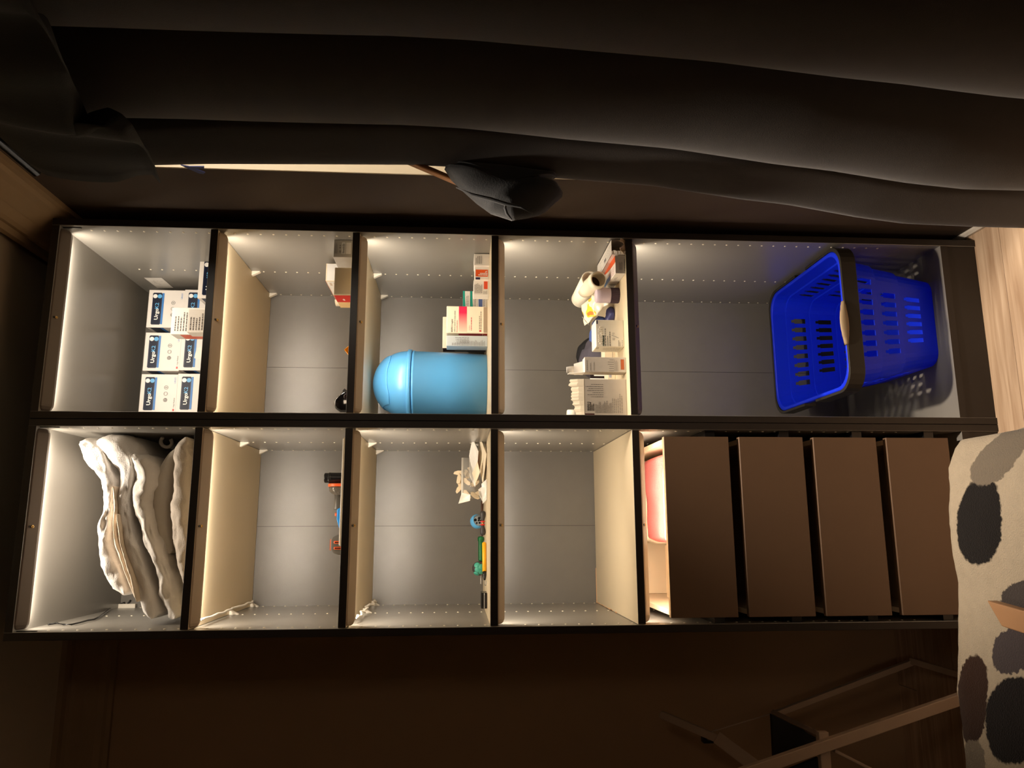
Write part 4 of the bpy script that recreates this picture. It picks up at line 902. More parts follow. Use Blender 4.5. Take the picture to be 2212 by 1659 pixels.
b.prism([(xs(1153), Yt-0.03, zt2-0.022), (xs(1160), Yt-0.03, zt2-0.004), (xs(1166), Yt-0.03, zt2), (xs(1186), Yt-0.03, zt2), (xs(1194), Yt-0.03, zt2-0.008), (xs(1198), Yt-0.03, zt2-0.022), (xs(1196), Yt-0.03, zlow), (xs(1153), Yt-0.03, zlow)], (0, 0.06, 0)); bt = b.build('battery_pack', MATS['dark_grey_plastic'], tl, True, bevel=0.003, seg=3, smooth=True)
for py in (1171, 1183.5):
    b = MB(); x = xs(py); zz = zat(725, py)
    b.box(x-0.0033, x+0.0033, Yt-0.0325, Yt-0.028, zlow+0.002, zz); f_ = b.build('vent_frame', M_ORP, tl, True, bevel=0.002)
    b = MB(); b.box(x-0.0013, x+0.0013, Yt-0.0335, Yt-0.032, zlow+0.004, zz-0.003); b.build('vent_slot', M_BLACKP, tl, True)
b = MB(); b.box(xs(1188), xs(1165), Yt-0.028, Yt+0.028, zt2-0.0005, zt2+0.0015); b.build('orange_strip', M_ORP, tl, True)

# ================================================================== THIRD LEFT COMPARTMENT: papers, bag and tools
z0 = ZS['L'][2]
def sheet(name, label, cat, m, pxs, Ys, thick=0.0012, root=None, bow=0.006, N_=8):
    q = [at_y(px, py, Y) for (px, py), Y in zip(pxs, Ys)]
    for v in q: v.z = max(v.z, z0+0.001)
    rows = []; nn = (q[1]-q[0]).cross(q[3]-q[0]).normalized()
    for i in range(N_+1):
        r_ = []
        for j in range(N_+1):
            u, v = i/N_, j/N_; p = (q[0]*(1-u)+q[1]*u)*(1-v)+(q[3]*(1-u)+q[2]*u)*v
            p = p+nn*(bow*math.sin(math.pi*u)*math.sin(math.pi*v)+0.0025*noise.noise(p*30)); p.z = max(p.z, z0+0.001); r_.append(p)
        rows.append(r_)
    b = MB(); b.grid(rows, smooth=False)
    if root is None:
        cc = sum(q, Vector())/4; root = thing(name, label, cat, (cc.x, cc.y, z0))
    return root, b.build(name+'_sheet' if not name.endswith('sheet') else name, m, root, True, solid=thick)
M_ENV = mat('cream_paper', (240, 226, 200), 0.6, 0.03, 20, 0.1, 120)
r_, _ = sheet('envelope', 'open cream envelope with brown inside leaning on the papers, third left shelf', 'envelope', M_ENV, [(1036, 945), (1056, 980), (1043, 1045), (1035, 1000)], [.30, .24, .25, .30], bow=0.003)
sheet('inside_flap', '', '', mat('brown_paper_inside', (190, 138, 96), 0.7), [(1034, 972), (1037, 990), (1039, 1022), (1030, 998)], [.305, .305, .30, .31], root=r_, bow=0.002)
sheet('paper_flap', '', '', M_ENV, [(1032, 997), (1037.5, 1020), (1027, 1045), (1020, 1022)], [.26, .25, .25, .26], root=r_, bow=0.002)
r_, _ = sheet('paper_bag', 'white crumpled paper bag with printed marks beside the envelope on third left shelf', 'bag', mat('white_bag_paper', (236, 232, 226), 0.5, 0.08, 30, 0.25, 60), [(1021, 946), (1033, 975), (1027, 1050), (1014, 985)], [.30, .28, .27, .31], bow=0.010)
sheet('bag_side', '', '', MATS['white_bag_paper'], [(1014, 985), (1030, 985), (1026, 1052), (1015, 1030)], [.31, .30, .27, .29], root=r_, bow=0.008)
r_, _ = sheet('black_leaflet', 'dark leaflet with white stripe poking up at the right of the papers', 'leaflet', mat('black_print', (40, 36, 40), 0.4), [(1023, 946), (1033, 955), (1031, 968), (1022, 958)], [.36, .36, .355, .355], bow=0.001)
sheet('white_stripe', '', '', M_WINK, [(1026, 950), (1033, 962), (1031, 964), (1024, 953)], [.352, .352, .35, .35], root=r_, bow=0.001)
r_, _ = sheet('pink_packet', 'small bright pink and white packet behind the envelope next to the divider', 'packet', mat('hot_pink_print', (232, 62, 110), 0.4), [(1043, 950), (1048, 944), (1053, 955), (1049, 962)], [.34, .34, .335, .335], bow=0.002)
sheet('white_edge', '', '', M_WINK, [(1049, 942), (1052, 944), (1053.5, 964), (1052, 966)], [.332, .332, .33, .33], root=r_, bow=0.001)
r_, _ = sheet('plastic_bag', 'clear and white plastic bag lying in front of the envelope on third left shelf', 'bag', mat('thin_white_plastic', (228, 224, 216), 0.25, 0.05, 30, 0.2, 60), [(1040, 1045), (1055, 1035), (1052, 1080), (1043, 1088)], [.24, .22, .22, .24], bow=0.008)
sheet('bag_fold', '', '', MATS['thin_white_plastic'], [(1033, 1058), (1044, 1048), (1044, 1088), (1036, 1070)], [.255, .25, .24, .25], root=r_, bow=0.006)
sheet('dark_fold', '', '', mat('grey_film', (120, 116, 110), 0.2), [(1050, 1000), (1053, 1008), (1048, 1045), (1045, 1040)], [.262, .262, .258, .26], root=r_, bow=0.002)
sheet('torn_corner', '', '', M_WPAP, [(998, 1064), (1016, 1068), (1015, 1082), (990, 1088)], [.285, .28, .28, .29], root=r_, bow=0.006)
# zip bag with clothes pegs
zb = thing('zip_bag', 'clear zip bag full of beige pegs behind the crumpled plastic bag', 'bag', (at_y(1005, 1030, .33).x, .33, z0))
q = [at_y(*v) for v in ((996, 992, .33), (1003, 986, .32), (1002, 1085, .31), (995, 1075, .32))]
b = MB(); b.tube([q[0].lerp(q[1], 0.5), (q[0]+q[1]+q[2]+q[3])/4, q[2].lerp(q[3], 0.5)], 0.0035, 8); b.build('zip_strip', mat('milky_plastic', (212, 206, 194), 0.3, alpha=0.85), zb, True, smooth=True)
q = [at_y(*v) for v in ((998, 988, .32), (1030, 990, .31), (1040, 1075, .30), (998, 1080, .31))]
rows = [[((q[0]*(1-u)+q[1]*u)*(1-v)+(q[3]*(1-u)+q[2]*u)*v)+Vector((0, -0.03*math.sin(math.pi*u)*math.sin(math.pi*v), 0))+Vector((1, 1, 1))*0.003*noise.noise(Vector((u*5, v*7, 1))) for v in [k/14 for k in range(15)]] for u in [k/14 for k in range(15)]]
b = MB(); b.grid(rows); b.build('bag_film', mat('clear_bag_film', (230, 226, 216), 0.08, alpha=0.22), zb, True)
M_PEG = mat('beige_peg_plastic', (232, 212, 180), 0.5)
rnd = random.Random(6); pegs = []
base_me = None
for k in range(16):
    px_, py_ = rnd.uniform(996, 1034), rnd.uniform(1012, 1072)
    if k < 5: px_, py_ = (991, 1022) if k == 0 else (991, 1034) if k == 1 else (993, 1046) if k == 2 else (992, 1056) if k == 3 else (1006, 1040)
    c = at_y(px_, py_, rnd.uniform(.325, .36)); 
    if base_me is None:
        b = MB(); b.prism([(-0.005, -0.004, -0.012), (0.0, -0.004, -0.016), (0.006, -0.004, -0.012), (0.007, -0.004, 0.002), (0.004, -0.004, 0.012), (-0.002, -0.004, 0.015), (-0.005, -0.004, 0.004)], (0, 0.008, 0)); o = b.build('peg', M_PEG, None, bevel=0.0006, seg=1); base_me = o
    else: o = base_me.copy(); COL.objects.link(o)
    o.location = c; o.location.z = max(c.z, z0+0.018); o.rotation_euler = (rnd.uniform(-.4, .4), rnd.uniform(0, 6.28), rnd.uniform(-.5, .5))
    tag(o, 'beige plastic peg inside the clear zip bag on third left shelf', 'peg', 'beige pegs in the clear zip bag')
# brown stick, pliers, ball bit holder, green screwdriver, yellow marker, clip, black charger
A, B = at_y(1039, 1083, 0.50), at_y(1041, 1158, 0.49); A.z = B.z = z0+0.004
b = MB(); b.tube([A, A.lerp(B, .3)+Vector((0, 0, .001)), A.lerp(B, .7), B], [0.004, 0.0035, 0.004, 0.003], 8); o = b.build('brown_stick', mat('rough_brown_wood', (92, 62, 46), 0.7, 0.2, 60, 0.4, 200)); tag(o, 'thin rough brown stick at the back behind the pocket tool', 'stick')
def onshelf(px, py, Y, dz): v = at_y(px, py, Y); v.z = z0+dz; return v
A, B = onshelf(1046, 1105, .31, .0085), onshelf(1046, 1155, .31, .0085); ax_ = B-A; L = ax_.length
pl = thing('cable_connector', 'black two-ended connector with red middle on third left shelf', 'connector', ((A.x+B.x)/2, .31, z0))
M_RUB = mat('matt_black_rubber', (58, 54, 54), 0.5)
for s, (p, d_) in enumerate(((A, ax_), (B, -ax_))):
    b = MB(); b.lathe([(-0.002, 0.003), (0.0, 0.0068), (0.006, 0.0082), (0.014, 0.0075), (L*0.36, 0.0050), (L*0.40, 0.0046)], p, d_, n=20); b.build('rubber_end', M_RUB, pl, True, smooth=True)
    b = MB(); b.lathe([(L*0.40, 0.0060), (L*0.46, 0.0060)], p, d_, n=16); b.build('red_ring', M_RED, pl, True)
b = MB(); b.lathe([(L*0.45, 0.003), (L*0.55, 0.003)], A, ax_, n=12); b.build('brass_pin', M_BRASS, pl, True)
c = at_y(1030, 1126, 0.42); rb = 0.0205
bl = thing('bit_holder', 'round grey and blue bit holder with black holes on third left shelf', 'tool', (c.x, .43, z0))
b = MB(); b.lathe([(rb*-math.cos(a), rb*math.sin(a)+1e-4) for a in [math.pi*k/18 for k in range(19)] if rb*-math.cos(a) > -rb*0.72], (c.x, .43, z0+rb), (0, 1, -0.1), n=32); b.build('ball_body', mat('grey_blue_plastic', (112, 124, 132), 0.35, 0.3, 40), bl, True, smooth=True)
b = MB(); b.lathe([(0, rb*0.66), (0.0012, rb*0.64)], (c.x, .43-rb*0.70, z0+rb), (0, -1, 0), n=28); b.build('face_plate', mat('silver_grey_plastic', (150, 154, 156), 0.3), bl, True)
for dx, dz, r in ((.42, -.22, .20), (.12, -.16, .14), (.12, -.44, .12), (-.22, -.30, .15), (-.25, .12, .13), (.18, .32, .21)):
    b = MB(); b.lathe([(0, r*rb), (0.0008, r*rb)], (c.x+dx*rb, .43-rb*0.70-0.0012, z0+rb+dz*rb), (0, -1, 0), n=16); b.build('bit_hole', M_BLACKP, bl, True)
b = MB(); b.lathe([(rb*-math.cos(a), (rb+0.0006)*math.sin(a)+1e-4) for a in [math.pi*k/24 for k in range(7, 15)]], (c.x-0.0004, .43, z0+rb+0.0006), (-0.25, 0.9, 0.35), n=32, caps=False); b.build('blue_shell', M_LBLUE, bl, True, smooth=True)
A, B = onshelf(1040, 1160, .44, .010), onshelf(1040, 1217, .42, .010); ax_ = B-A; L = ax_.length
sd = thing('screwdriver', 'screwdriver with translucent green handle lying behind the yellow marker', 'screwdriver', ((A.x+B.x)/2, .43, z0))
b = MB(); b.lathe([(0, 0.0085), (0.004, 0.010), (0.010, 0.0095), (0.014, 0.0075), (L*0.5, 0.0082), (L*0.88, 0.0078), (L*0.95, 0.005)], A, ax_, n=12); b.build('green_handle', mat('green_acrylic', (26, 120, 66), 0.12, trans=0.35), sd, True, smooth=True)
b = MB(); b.lathe([(L*0.90, 0.006), (L*0.98, 0.0055), (L*1.12, 0.003)], A, ax_, n=16); b.build('dark_collar', M_BLACKP, sd, True, smooth=True)
b = MB(); b.lathe([(L*1.1, 0.0028), (L*1.75, 0.0026), (L*1.8, 0.0012)], A, ax_, n=10); b.build('steel_shaft', M_STEEL, sd, True, smooth=True)
c = at_y(1034, 1228, 0.34); rb = 0.0185
rt = thing('stubby_ratchet', 'black and teal ball-shaped stubby ratchet left of the green screwdriver', 'tool', (c.x, .34, z0))
b = MB(); b.lathe([(rb*-math.cos(a)*1.05, rb*math.sin(a)+1e-4) for a in [math.pi*k/18 for k in range(19)]], (c.x, .34, z0+rb), (1, 0.2, 0.35), n=32); b.build('ball_grip', M_RUB, rt, True, smooth=True)
M_TL = mat('teal_rubber', (72, 168, 146), 0.5)
for a_, e_ in ((-100, 12), (-150, 22), (-50, 18), (-125, -25), (-70, -28)):
    d_ = Vector((math.cos(math.radians(a_))*math.cos(math.radians(e_)), math.sin(math.radians(a_))*math.cos(math.radians(e_)), math.sin(math.radians(e_))))
    b = MB(); b.lathe([(rb*0.90, rb*0.46), (rb*1.0, rb*0.40), (rb*1.06, rb*0.2), (rb*1.07, 0.0002)], (c.x, .34, z0+rb), d_, n=16, caps=False); b.build('teal_patch', M_TL, rt, True, smooth=True)
A, B = onshelf(1046, 1172, .27, .0058), onshelf(1049, 1235, .235, .0058); ax_ = B-A; L = ax_.length
mk = thing('marker_pen', 'yellow marker pen with black tip lying in front of the green screwdriver', 'pen', ((A.x+B.x)/2, .25, z0))
b = MB(); b.lathe([(0, 0.004), (0.002, 0.0056), (L, 0.0056)], A, ax_, n=16); b.build('yellow_barrel', mat('yellow_plastic', (250, 184, 30), 0.35), mk, True, smooth=True)
b = MB(); b.lathe([(L, 0.0052), (L*1.12, 0.0050), (L*1.22, 0.0036), (L*1.27, 0.0028), (L*1.28, 0.0015)], A, ax_, n=16); b.build('black_tip', M_BLACKP, mk, True, smooth=True)
c = onshelf(1049, 1258, .24, .003)
b = MB(); b.tube([c+Vector((0.008*math.cos(a), 0.0, 0.0028*math.sin(a)+0.0002)) for a in [0.3+k*0.42 for k in range(13)]], 0.0012, 6); o = b.build('wire_clip', M_STEEL, smooth=True); tag(o, 'tiny grey wire clip next to the yellow marker tip', 'clip')
c0, c1 = onshelf(1046, 1280, .20, 0), onshelf(1046, 1314, .20, 0); hz = at_y(1039, 1297, .20).z-z0
ch = thing('charger', 'black charger block with white line beside the left cabinet wall', 'charger', ((c0.x+c1.x)/2, .22, z0))
b = MB(); b.box(c1.x, c0.x, .19, .25, z0, z0+hz); b.build('charger_case', M_BLACKP, ch, True, bevel=0.002)
b = MB(); b.box(c1.x+0.001, c0.x-0.001, .1893, .191, z0+hz*0.46, z0+hz*0.52); b.build('white_line', M_WINK, ch, True)
b = MB(); b.box(c1.x+0.002, c0.x-0.004, .1885, .19, z0+hz*0.08, z0+hz*0.40); b.build('front_plate', mat('dark_gloss', (36, 34, 36), 0.1), ch, True)

# ================================================================== towels in the top drawer
M_TER = lambda n, c: mat(n, c, 0.95, 0.16, 330, 1.0, 330)
def towel(label, xa, xb, ya, yb, za, zb, m, seed):
    t = thing('folded_towel', label, 'towel', ((xa+xb)/2, (ya+yb)/2, za)); b = MB(); rows = []; n = 30; N_ = 44
    for i in range(N_+1):
        u = i/N_; r_ = []; x = xa+(xb-xa)*u; ef = min(1, min(u, 1-u)*14+0.25)**0.5
        for j in range(n):
            th = 2*math.pi*j/n; cs, sn = math.cos(th), math.sin(th)
            y_ = (ya+yb)/2+math.copysign(abs(cs)**0.35, cs)*(yb-ya)/2*(0.96+0.04*ef); z_ = (za+zb)/2+math.copysign(abs(sn)**0.35, sn)*(zb-za)/2*ef
            p = Vector((x, y_, z_)); d_ = noise.noise(Vector((x*24+seed, y_*24, z_*24)))*0.004
            p += Vector((0, cs, sn))*d_; p.z = max(p.z, za+0.0003); r_.append(p)
        rows.append(r_)
    vr = b.grid(rows, closed=True); b.cap(list(reversed(vr[0]))); b.cap(vr[-1]); b.build('towel_cloth', m, t, True)
zd = 0.8735-0.1635+0.0205
towel('white terry towel folded at the front of the top drawer', 0.20, 0.437, 0.021, 0.100, zd, 0.857, M_TER('white_terry', (186, 178, 166)), 1)
towel('pink terry towel folded behind the white towel in the top drawer', 0.205, 0.437, 0.106, 0.285, zd, 0.861, M_TER('pink_terry', (202, 106, 101)), 5)
towel('cream terry towel folded at the back of the top drawer', 0.20, 0.437, 0.292, 0.46, zd, 0.858, M_TER('cream_terry', (200, 184, 156)), 9)
fp = 0.8735-0.004
b = MB(); b.box(0.055, 0.195, 0.10, 0.30, fp-0.075, fp-0.070); o = b.build('flat_card', mat('tan_board', (216, 188, 150), 0.6)); tag(o, 'tan flat card lying left of the towels in the top drawer', 'card')
b = MB(); b.box(0.057, 0.193, 0.102, 0.298, zd, fp-0.0755); o = b.build('storage_box', mat('beige_box_card', (206, 176, 138), 0.6)); tag(o, 'beige box beneath the tan card in the top drawer', 'box')

# ================================================================== CURTAIN at the doorway, cloth over its rod, hanging garment
M_CUR = mat('black_curtain_cloth', (60, 56, 54), 0.85, 0.10, 40, 0.3, 600, sheen=0.1)
EDGE = [(200, 360, -.31), (330, 357, -.31), (600, 352, -.32), (885, 346, -.325), (1000, 352, -.32), (1200, 375, -.31), (1400, 392, -.30), (1600, 425, -.29), (1700, 437, -.28), (1850, 465, -.255), (1950, 478, -.235), (2100, 483, -.215), (2205, 485, -.205)]
ep = [at_y(*e) for e in EDGE]
def edge_at(z):
    for a, b_ in zip(ep, ep[1:]):
        if a.z >= z >= b_.z:
            f = (a.z-z)/(a.z-b_.z); return a.lerp(b_, f)
    return ep[0].copy() if z > ep[0].z else ep[-1].copy()
b = MB(); rows = []; NZ, NT = 70, 150; ztop, zbot = 2.26, 0.03
for i in range(NZ+1):
    z = ztop+(zbot-ztop)*i/NZ; e = edge_at(z); r_ = []
    low = max(0, min(1, (1.1-z)/1.1))
    sm = low*low*(3-2*low)
    base = Vector((e.x+0.013+0.012*max(0, min(1, (z-1.5)/0.4)), e.y, z)); end = Vector((1.0+0.0*low, -1.22, z))
    for j in range(NT+1):
        t = j/NT; p = base.lerp(end, t)
        ph = 2*math.pi*(t*3.35+0.05*math.sin(z*1.7)+0.02*math.sin(z*4.1))
        amp = 0.050+0.010*math.sin(z*1.3+t*5)
        # ridges lean towards the wardrobe
        off = math.cos(ph)*amp; sh = -math.sin(ph)*0.040
        roll = math.exp(-(t/0.012)**2)
        p = p+Vector((-off*(0.66 if t < 0.08 else 1)+0.018*roll, sh*min(1, t*14)+0.0*roll, 0))
        p.x += 0.004*noise.noise(Vector((p.y*6, z*1.2, 3)))
        p.x = min(p.x, WR-0.004 if p.y > JAMB-0.02 else 1.08); r_.append(p)
    rows.append(r_)
b.grid(rows); cu = b.build('curtain', M_CUR, solid=0.003); tag(cu, 'long black curtain hanging in folds at the doorway right of the wardrobe', 'curtain')
b = MB(); b.tube([(0.985, -0.285, 2.275), (0.985, -1.75, 2.275)], 0.012, 12); ob = b.build('curtain_rod', M_BLACKP, smooth=True); tag(ob, 'black curtain rod above the black curtain, hidden by the draped cloth', 'curtain rod')
for yy in (-0.30, -1.5):
    b = MB(); b.box(0.985, WR+0.001, yy-0.006, yy+0.006, 2.262, 2.288); o = b.build('rod_bracket', M_BLACKP, ob)
# dark cloth draped over the rod: hem and left end follow the photo
HEM = [(355, 405), (343, 372), (330, 345), (308, 305), (290, 274), (268, 252), (240, 238), (214, 243), (190, 250), (172, 205), (150, 160), (125, 112), (95, 55), (62, 0), (20, -70)]
LEFT = [(355, 405), (300, 402), (250, 410), (180, 409), (130, 407), (90, 395), (55, 372), (46, 362), (30, 345), (0, 318), (-60, 270)]
hem = []
for k, (px, py) in enumerate(HEM):
    f = k/(len(HEM)-1); X = 0.925-0.02*math.sin(f*9); hem.append(at_x(px, py, X))
b = MB(); rows = []
ncol = 60
def interp(arr, s):
    k = min(int(s), len(arr)-2); return arr[k].lerp(arr[k+1], s-k)
topz = 2.33
lf = [at_x(px, py, 0.915 if k < 5 else 0.93+0.01*(k-5)) for k, (px, py) in enumerate(LEFT)]
def left_at(z):
    for a, b_ in zip(lf, lf[1:]):
        if b_.z >= z >= a.z: return a.lerp(b_, (z-a.z)/max(1e-6, b_.z-a.z))
    return lf[-1]
for j in range(ncol+1):
    s = j/ncol*(len(hem)-1); h = interp(hem, s); r_ = []
    for i in range(25):
        v = i/24; z = h.z+(topz-h.z)*v
        l = left_at(max(z, lf[0].z)); w_ = (j/ncol)
        y_ = h.y+(l.y-hem[0].y)*(1-w_)**2
        x = 0.925+0.045*v**2-0.020*math.sin(y_*17+z*3)*(1-v)**0.5-0.010*math.sin(y_*41+1)*(1-v)
        if i == 0: x = h.x
        x += (l.x-0.915)*0.6*(1-w_)**2
        r_.append(Vector((min(x, WR-0.01), y_, z)))
    r_ += [Vector((0.985, r_[-1].y, topz+0.002)), Vector((1.0, r_[-1].y, 2.30)), Vector((1.012, r_[-1].y, 2.10))]
    rows.append(r_)
b.grid(rows); dcl = b.build('draped_cloth', mat('black_green_cloth', (34, 34, 32), 0.8, 0.1, 40, 0.3, 400), solid=0.003); tag(dcl, 'dark cloth draped over the curtain rod at the top of the doorway', 'cloth')
# wooden hanger with a black garment beside the curtain edge
hg = thing('coat_hanger', 'wooden coat hanger arm sticking out from behind the black curtain', 'hanger', (1.0, -0.34, 1.2))
M_HW = mat('hanger_wood', (166, 112, 66), 0.45, 0.15, 50)
A, B = at_y(872, 344, -.335), at_y(1000, 398, -.335)
b = MB(); d_ = (B-A); n_ = Vector((-d_.z, 0, d_.x)).normalized(); b.obox((A+B)/2, d_*0.5, Vector((0, 0.009, 0)), n_*0.0052); b.build('hanger_arm', M_HW, hg, True, bevel=0.003, seg=3)
A2, B2 = A-d_*0.9, A
b = MB(); b.obox((A2+B2)/2, d_*0.45, Vector((0, 0.009, 0)), n_*0.0052); b.build('hanger_arm', M_HW, hg, True, bevel=0.003, seg=3)
b = MB(); hz = A2+Vector((0, 0, 0)); b.tube([A2+Vector((0, 0, 0.0)), A2+Vector((0, 0, 0.06)), A2+Vector((0.012, 0, 0.085)), A2+Vector((0.03, 0, 0.09)), A2+Vector((0.04, 0, 0.075))], 0.002, 8); b.build('hanger_hook', M_STEEL, hg, True, smooth=True)
GM = [(960, 366), (963, 358), (972, 371), (985, 366), (982, 352), (1100, 362), (1202, 374), (1203, 382), (1172, 381), (1163, 384), (1178, 392), (1193, 391), (1207, 399), (1216, 416), (1214, 426), (1200, 438), (1180, 457), (1165, 466), (1140, 472), (1107, 477), (1092, 472), (1058, 461), (1030, 441), (1000, 414), (975, 390)]
Yg = -0.345
b = MB(); out = [at_y(x, y, Yg) for x, y in GM]; cen = at_y(1090, 408, Yg); rows = []
K = 12
dense = []
for k in range(len(out)):
    a, c = out[k], out[(k+1) % len(out)]
    for f in (0, .25, .5, .75): dense.append(a.lerp(c, f))
for i in range(K+1):
    s = 1-i/K*0.985; r_ = []
    for p in dense:
        q = cen+(p-cen)*s; th = math.sqrt(max(0, 1-s*s))
        crease = 0.006*math.sin((q.x*60+q.z*25))*th
        r_.append(q+Vector((0, -0.042*th+crease, 0)))
    rows.append(r_)
vr = b.grid(rows, closed=True); b.cap(vr[-1])
rows2 = []
for i in range(K+1):
    s = 1-i/K*0.985; th = math.sqrt(max(0, 1-s*s)); rows2.append([cen+(p-cen)*s+Vector((0, 0.035*th, 0)) for p in dense])
vr2 = b.grid(rows2, closed=True); b.cap(vr2[-1]); bmesh.ops.remove_doubles(b.bm, verts=b.bm.verts, dist=1e-5)
gt = thing('hanging_garment', 'bunched black garment hanging from the wooden hanger at the curtain edge', 'garment', cen)
M_GAR = mat('black_garment_cloth', (24, 26, 29), 0.75, 0.1, 40, 0.3, 300, sheen=0.2)
b.build('garment_body', M_GAR, gt, True, smooth=True)
b = MB(); pts = [at_y(x, y, Yg-0.043) for x, y in ((985, 405), (1020, 420), (1060, 430), (1095, 441), (1125, 447), (1150, 460))]
b.tube(pts, [0.001, 0.003, 0.004, 0.004, 0.003, 0.001], 8); b.build('garment_seam', M_GAR, gt, True, smooth=True)
b = MB(); pts = [at_y(x, y, Yg-0.040) for x, y in ((1092, 441), (1091, 450), (1095, 462), (1106, 474))]
b.tube(pts, [0.002, 0.003, 0.003, 0.001], 8); b.build('garment_seam', M_GAR, gt, True, smooth=True)
# blue tape tag near the top of the doorway
q = [at_x(px, py, 1.00) for px, py in ((390, 357), (408, 360), (441, 360), (441, 365), (421, 365), (443, 373), (440, 376), (430, 375), (412, 367))]
b = MB(); b.prism(q, (0.002, 0, 0)); tp = b.build('blue_tape_tag', mat('blue_tape', (44, 56, 120), 0.6)); tag(tp, 'small forked blue tape tag at the curtain edge high in the doorway', 'tape')

# ================================================================== BED with spotted throw in the foreground
bed = thing('bed', 'bed corner covered by a fluffy cream throw with dark spots, in the foreground', 'bed', (-0.2, -1.0, 0))
YE = -0.50
XR = at_z(2150, 925, 0.38).x
SIL = [(2155, 921), (2120, 925), (2100, 935), (2080, 965), (2065, 1010), (2069, 1050), (2067, 1110), (2075, 1200), (2088, 1262), (2089, 1400), (2086, 1500), (2095, 1560), (2105, 1659), (2112, 1740)]
sil = [at_y(px, py, YE-0.03) for px, py in SIL]          # far edge as seen from the camera
def sil_z(x):
    if x >= sil[0].x: return sil[0].z
    for a, c in zip(sil, sil[1:]):
        if a.x >= x >= c.x: return a.z+(c.z-a.z)*(a.x-x)/max(1e-6, a.x-c.x)
    return sil[-1].z
xs0 = sil[0].x
def throw_mat():
    m = mat('fluffy_throw', (156, 144, 125), 0.95, 0.10, 60, 1.0, 420, sheen=0.1)
    MATS['fluffy_throw'].node_tree.nodes['Principled BSDF'].inputs['Specular IOR Level'].default_value = 0.1
    nt = m.node_tree; bs = nt.nodes['Principled BSDF']; tc = nt.nodes['Texture Coordinate']
    base = [n for n in nt.nodes if n.type == 'MIX'][0].outputs[2]
    ns = nt.nodes.new('ShaderNodeTexNoise'); ns.inputs['Scale'].default_value = 120
    nt.links.new(tc.outputs['Object'], ns.inputs['Vector'])
    sv = nt.nodes.new('ShaderNodeVectorMath'); sv.operation = 'SUBTRACT'; sv.inputs[1].default_value = (.5, .5, .5); nt.links.new(ns.outputs['Color'], sv.inputs[0])
    sc_ = nt.nodes.new('ShaderNodeVectorMath'); sc_.operation = 'SCALE'; sc_.inputs['Scale'].default_value = 0.012; nt.links.new(sv.outputs[0], sc_.inputs[0])
    ad = nt.nodes.new('ShaderNodeVectorMath'); ad.operation = 'ADD'; nt.links.new(tc.outputs['Object'], ad.inputs[0]); nt.links.new(sc_.outputs[0], ad.inputs[1])
    cur = base
    spots = [((2120, 1126), (2076, 1126), (2120, 1032), (23, 20, 19)), ((2127, 1512), (2094, 1500), (2132, 1416), (48, 31, 23)), ((2150, 978), (2100, 990), (2172, 905), (104, 95, 83)),
             ((2215, 1300), (2172, 1310), (2205, 1255), (62, 56, 54)), ((2205, 1405), (2165, 1410), (2205, 1355), (64, 57, 58)), ((2215, 1556), (2160, 1556), (2215, 1462), (24, 20, 20)), ((2132, 1655), (2104, 1655), (2132, 1598), (108, 99, 87)),
             ((2260, 1180), (2225, 1190), (2260, 1110), (66, 42, 30)), ((2290, 1420), (2255, 1425), (2290, 1350), (40, 34, 32))]
    for c, a, e, col in spots:
        z_ = 0.49
        C_, A_, E_ = at_z(c[0], c[1], z_), at_z(a[0], a[1], z_), at_z(e[0], e[1], z_)
        ey, ex = (A_-C_), (E_-C_)
        # affine map to unit circle: solve [ex ey] w = p-c
        det = ex.x*ey.y-ex.y*ey.x
        iv = ((ey.y/det, -ey.x/det), (-ex.y/det, ex.x/det))
        sb = nt.nodes.new('ShaderNodeVectorMath'); sb.operation = 'SUBTRACT'; sb.inputs[1].default_value = (C_.x+0.2, C_.y+1.0, 0); nt.links.new(ad.outputs[0], sb.inputs[0])
        ds = []
        for r0, r1 in iv:
            dt = nt.nodes.new('ShaderNodeVectorMath'); dt.operation = 'DOT_PRODUCT'; dt.inputs[1].default_value = (r0, r1, 0); nt.links.new(sb.outputs[0], dt.inputs[0])
            pw_ = nt.nodes.new('ShaderNodeMath'); pw_.operation = 'POWER'; ab = nt.nodes.new('ShaderNodeMath'); ab.operation = 'ABSOLUTE'
            nt.links.new(dt.outputs['Value'], ab.inputs[0]); nt.links.new(ab.outputs[0], pw_.inputs[0]); pw_.inputs[1].default_value = 2.3; ds.append(pw_)
        sm = nt.nodes.new('ShaderNodeMath'); sm.operation = 'ADD'; nt.links.new(ds[0].outputs[0], sm.inputs[0]); nt.links.new(ds[1].outputs[0], sm.inputs[1])
        mr = nt.nodes.new('ShaderNodeMapRange'); mr.inputs['From Min'].default_value = 0.93; mr.inputs['From Max'].default_value = 1.07; mr.inputs['To Min'].default_value = 1; mr.inputs['To Max'].default_value = 0
        nt.links.new(sm.outputs[0], mr.inputs['Value'])
        mx = nt.nodes.new('ShaderNodeMix'); mx.data_type = 'RGBA'; mx.inputs[7].default_value = rgb(*col); nt.links.new(cur, mx.inputs[6]); nt.links.new(mr.outputs[0], mx.inputs[0]); cur = mx.outputs[2]
    nt.links.new(cur, bs.inputs['Base Color']); return m
b = MB(); rows = []
XL = -1.45
NX, NY = 130, 60
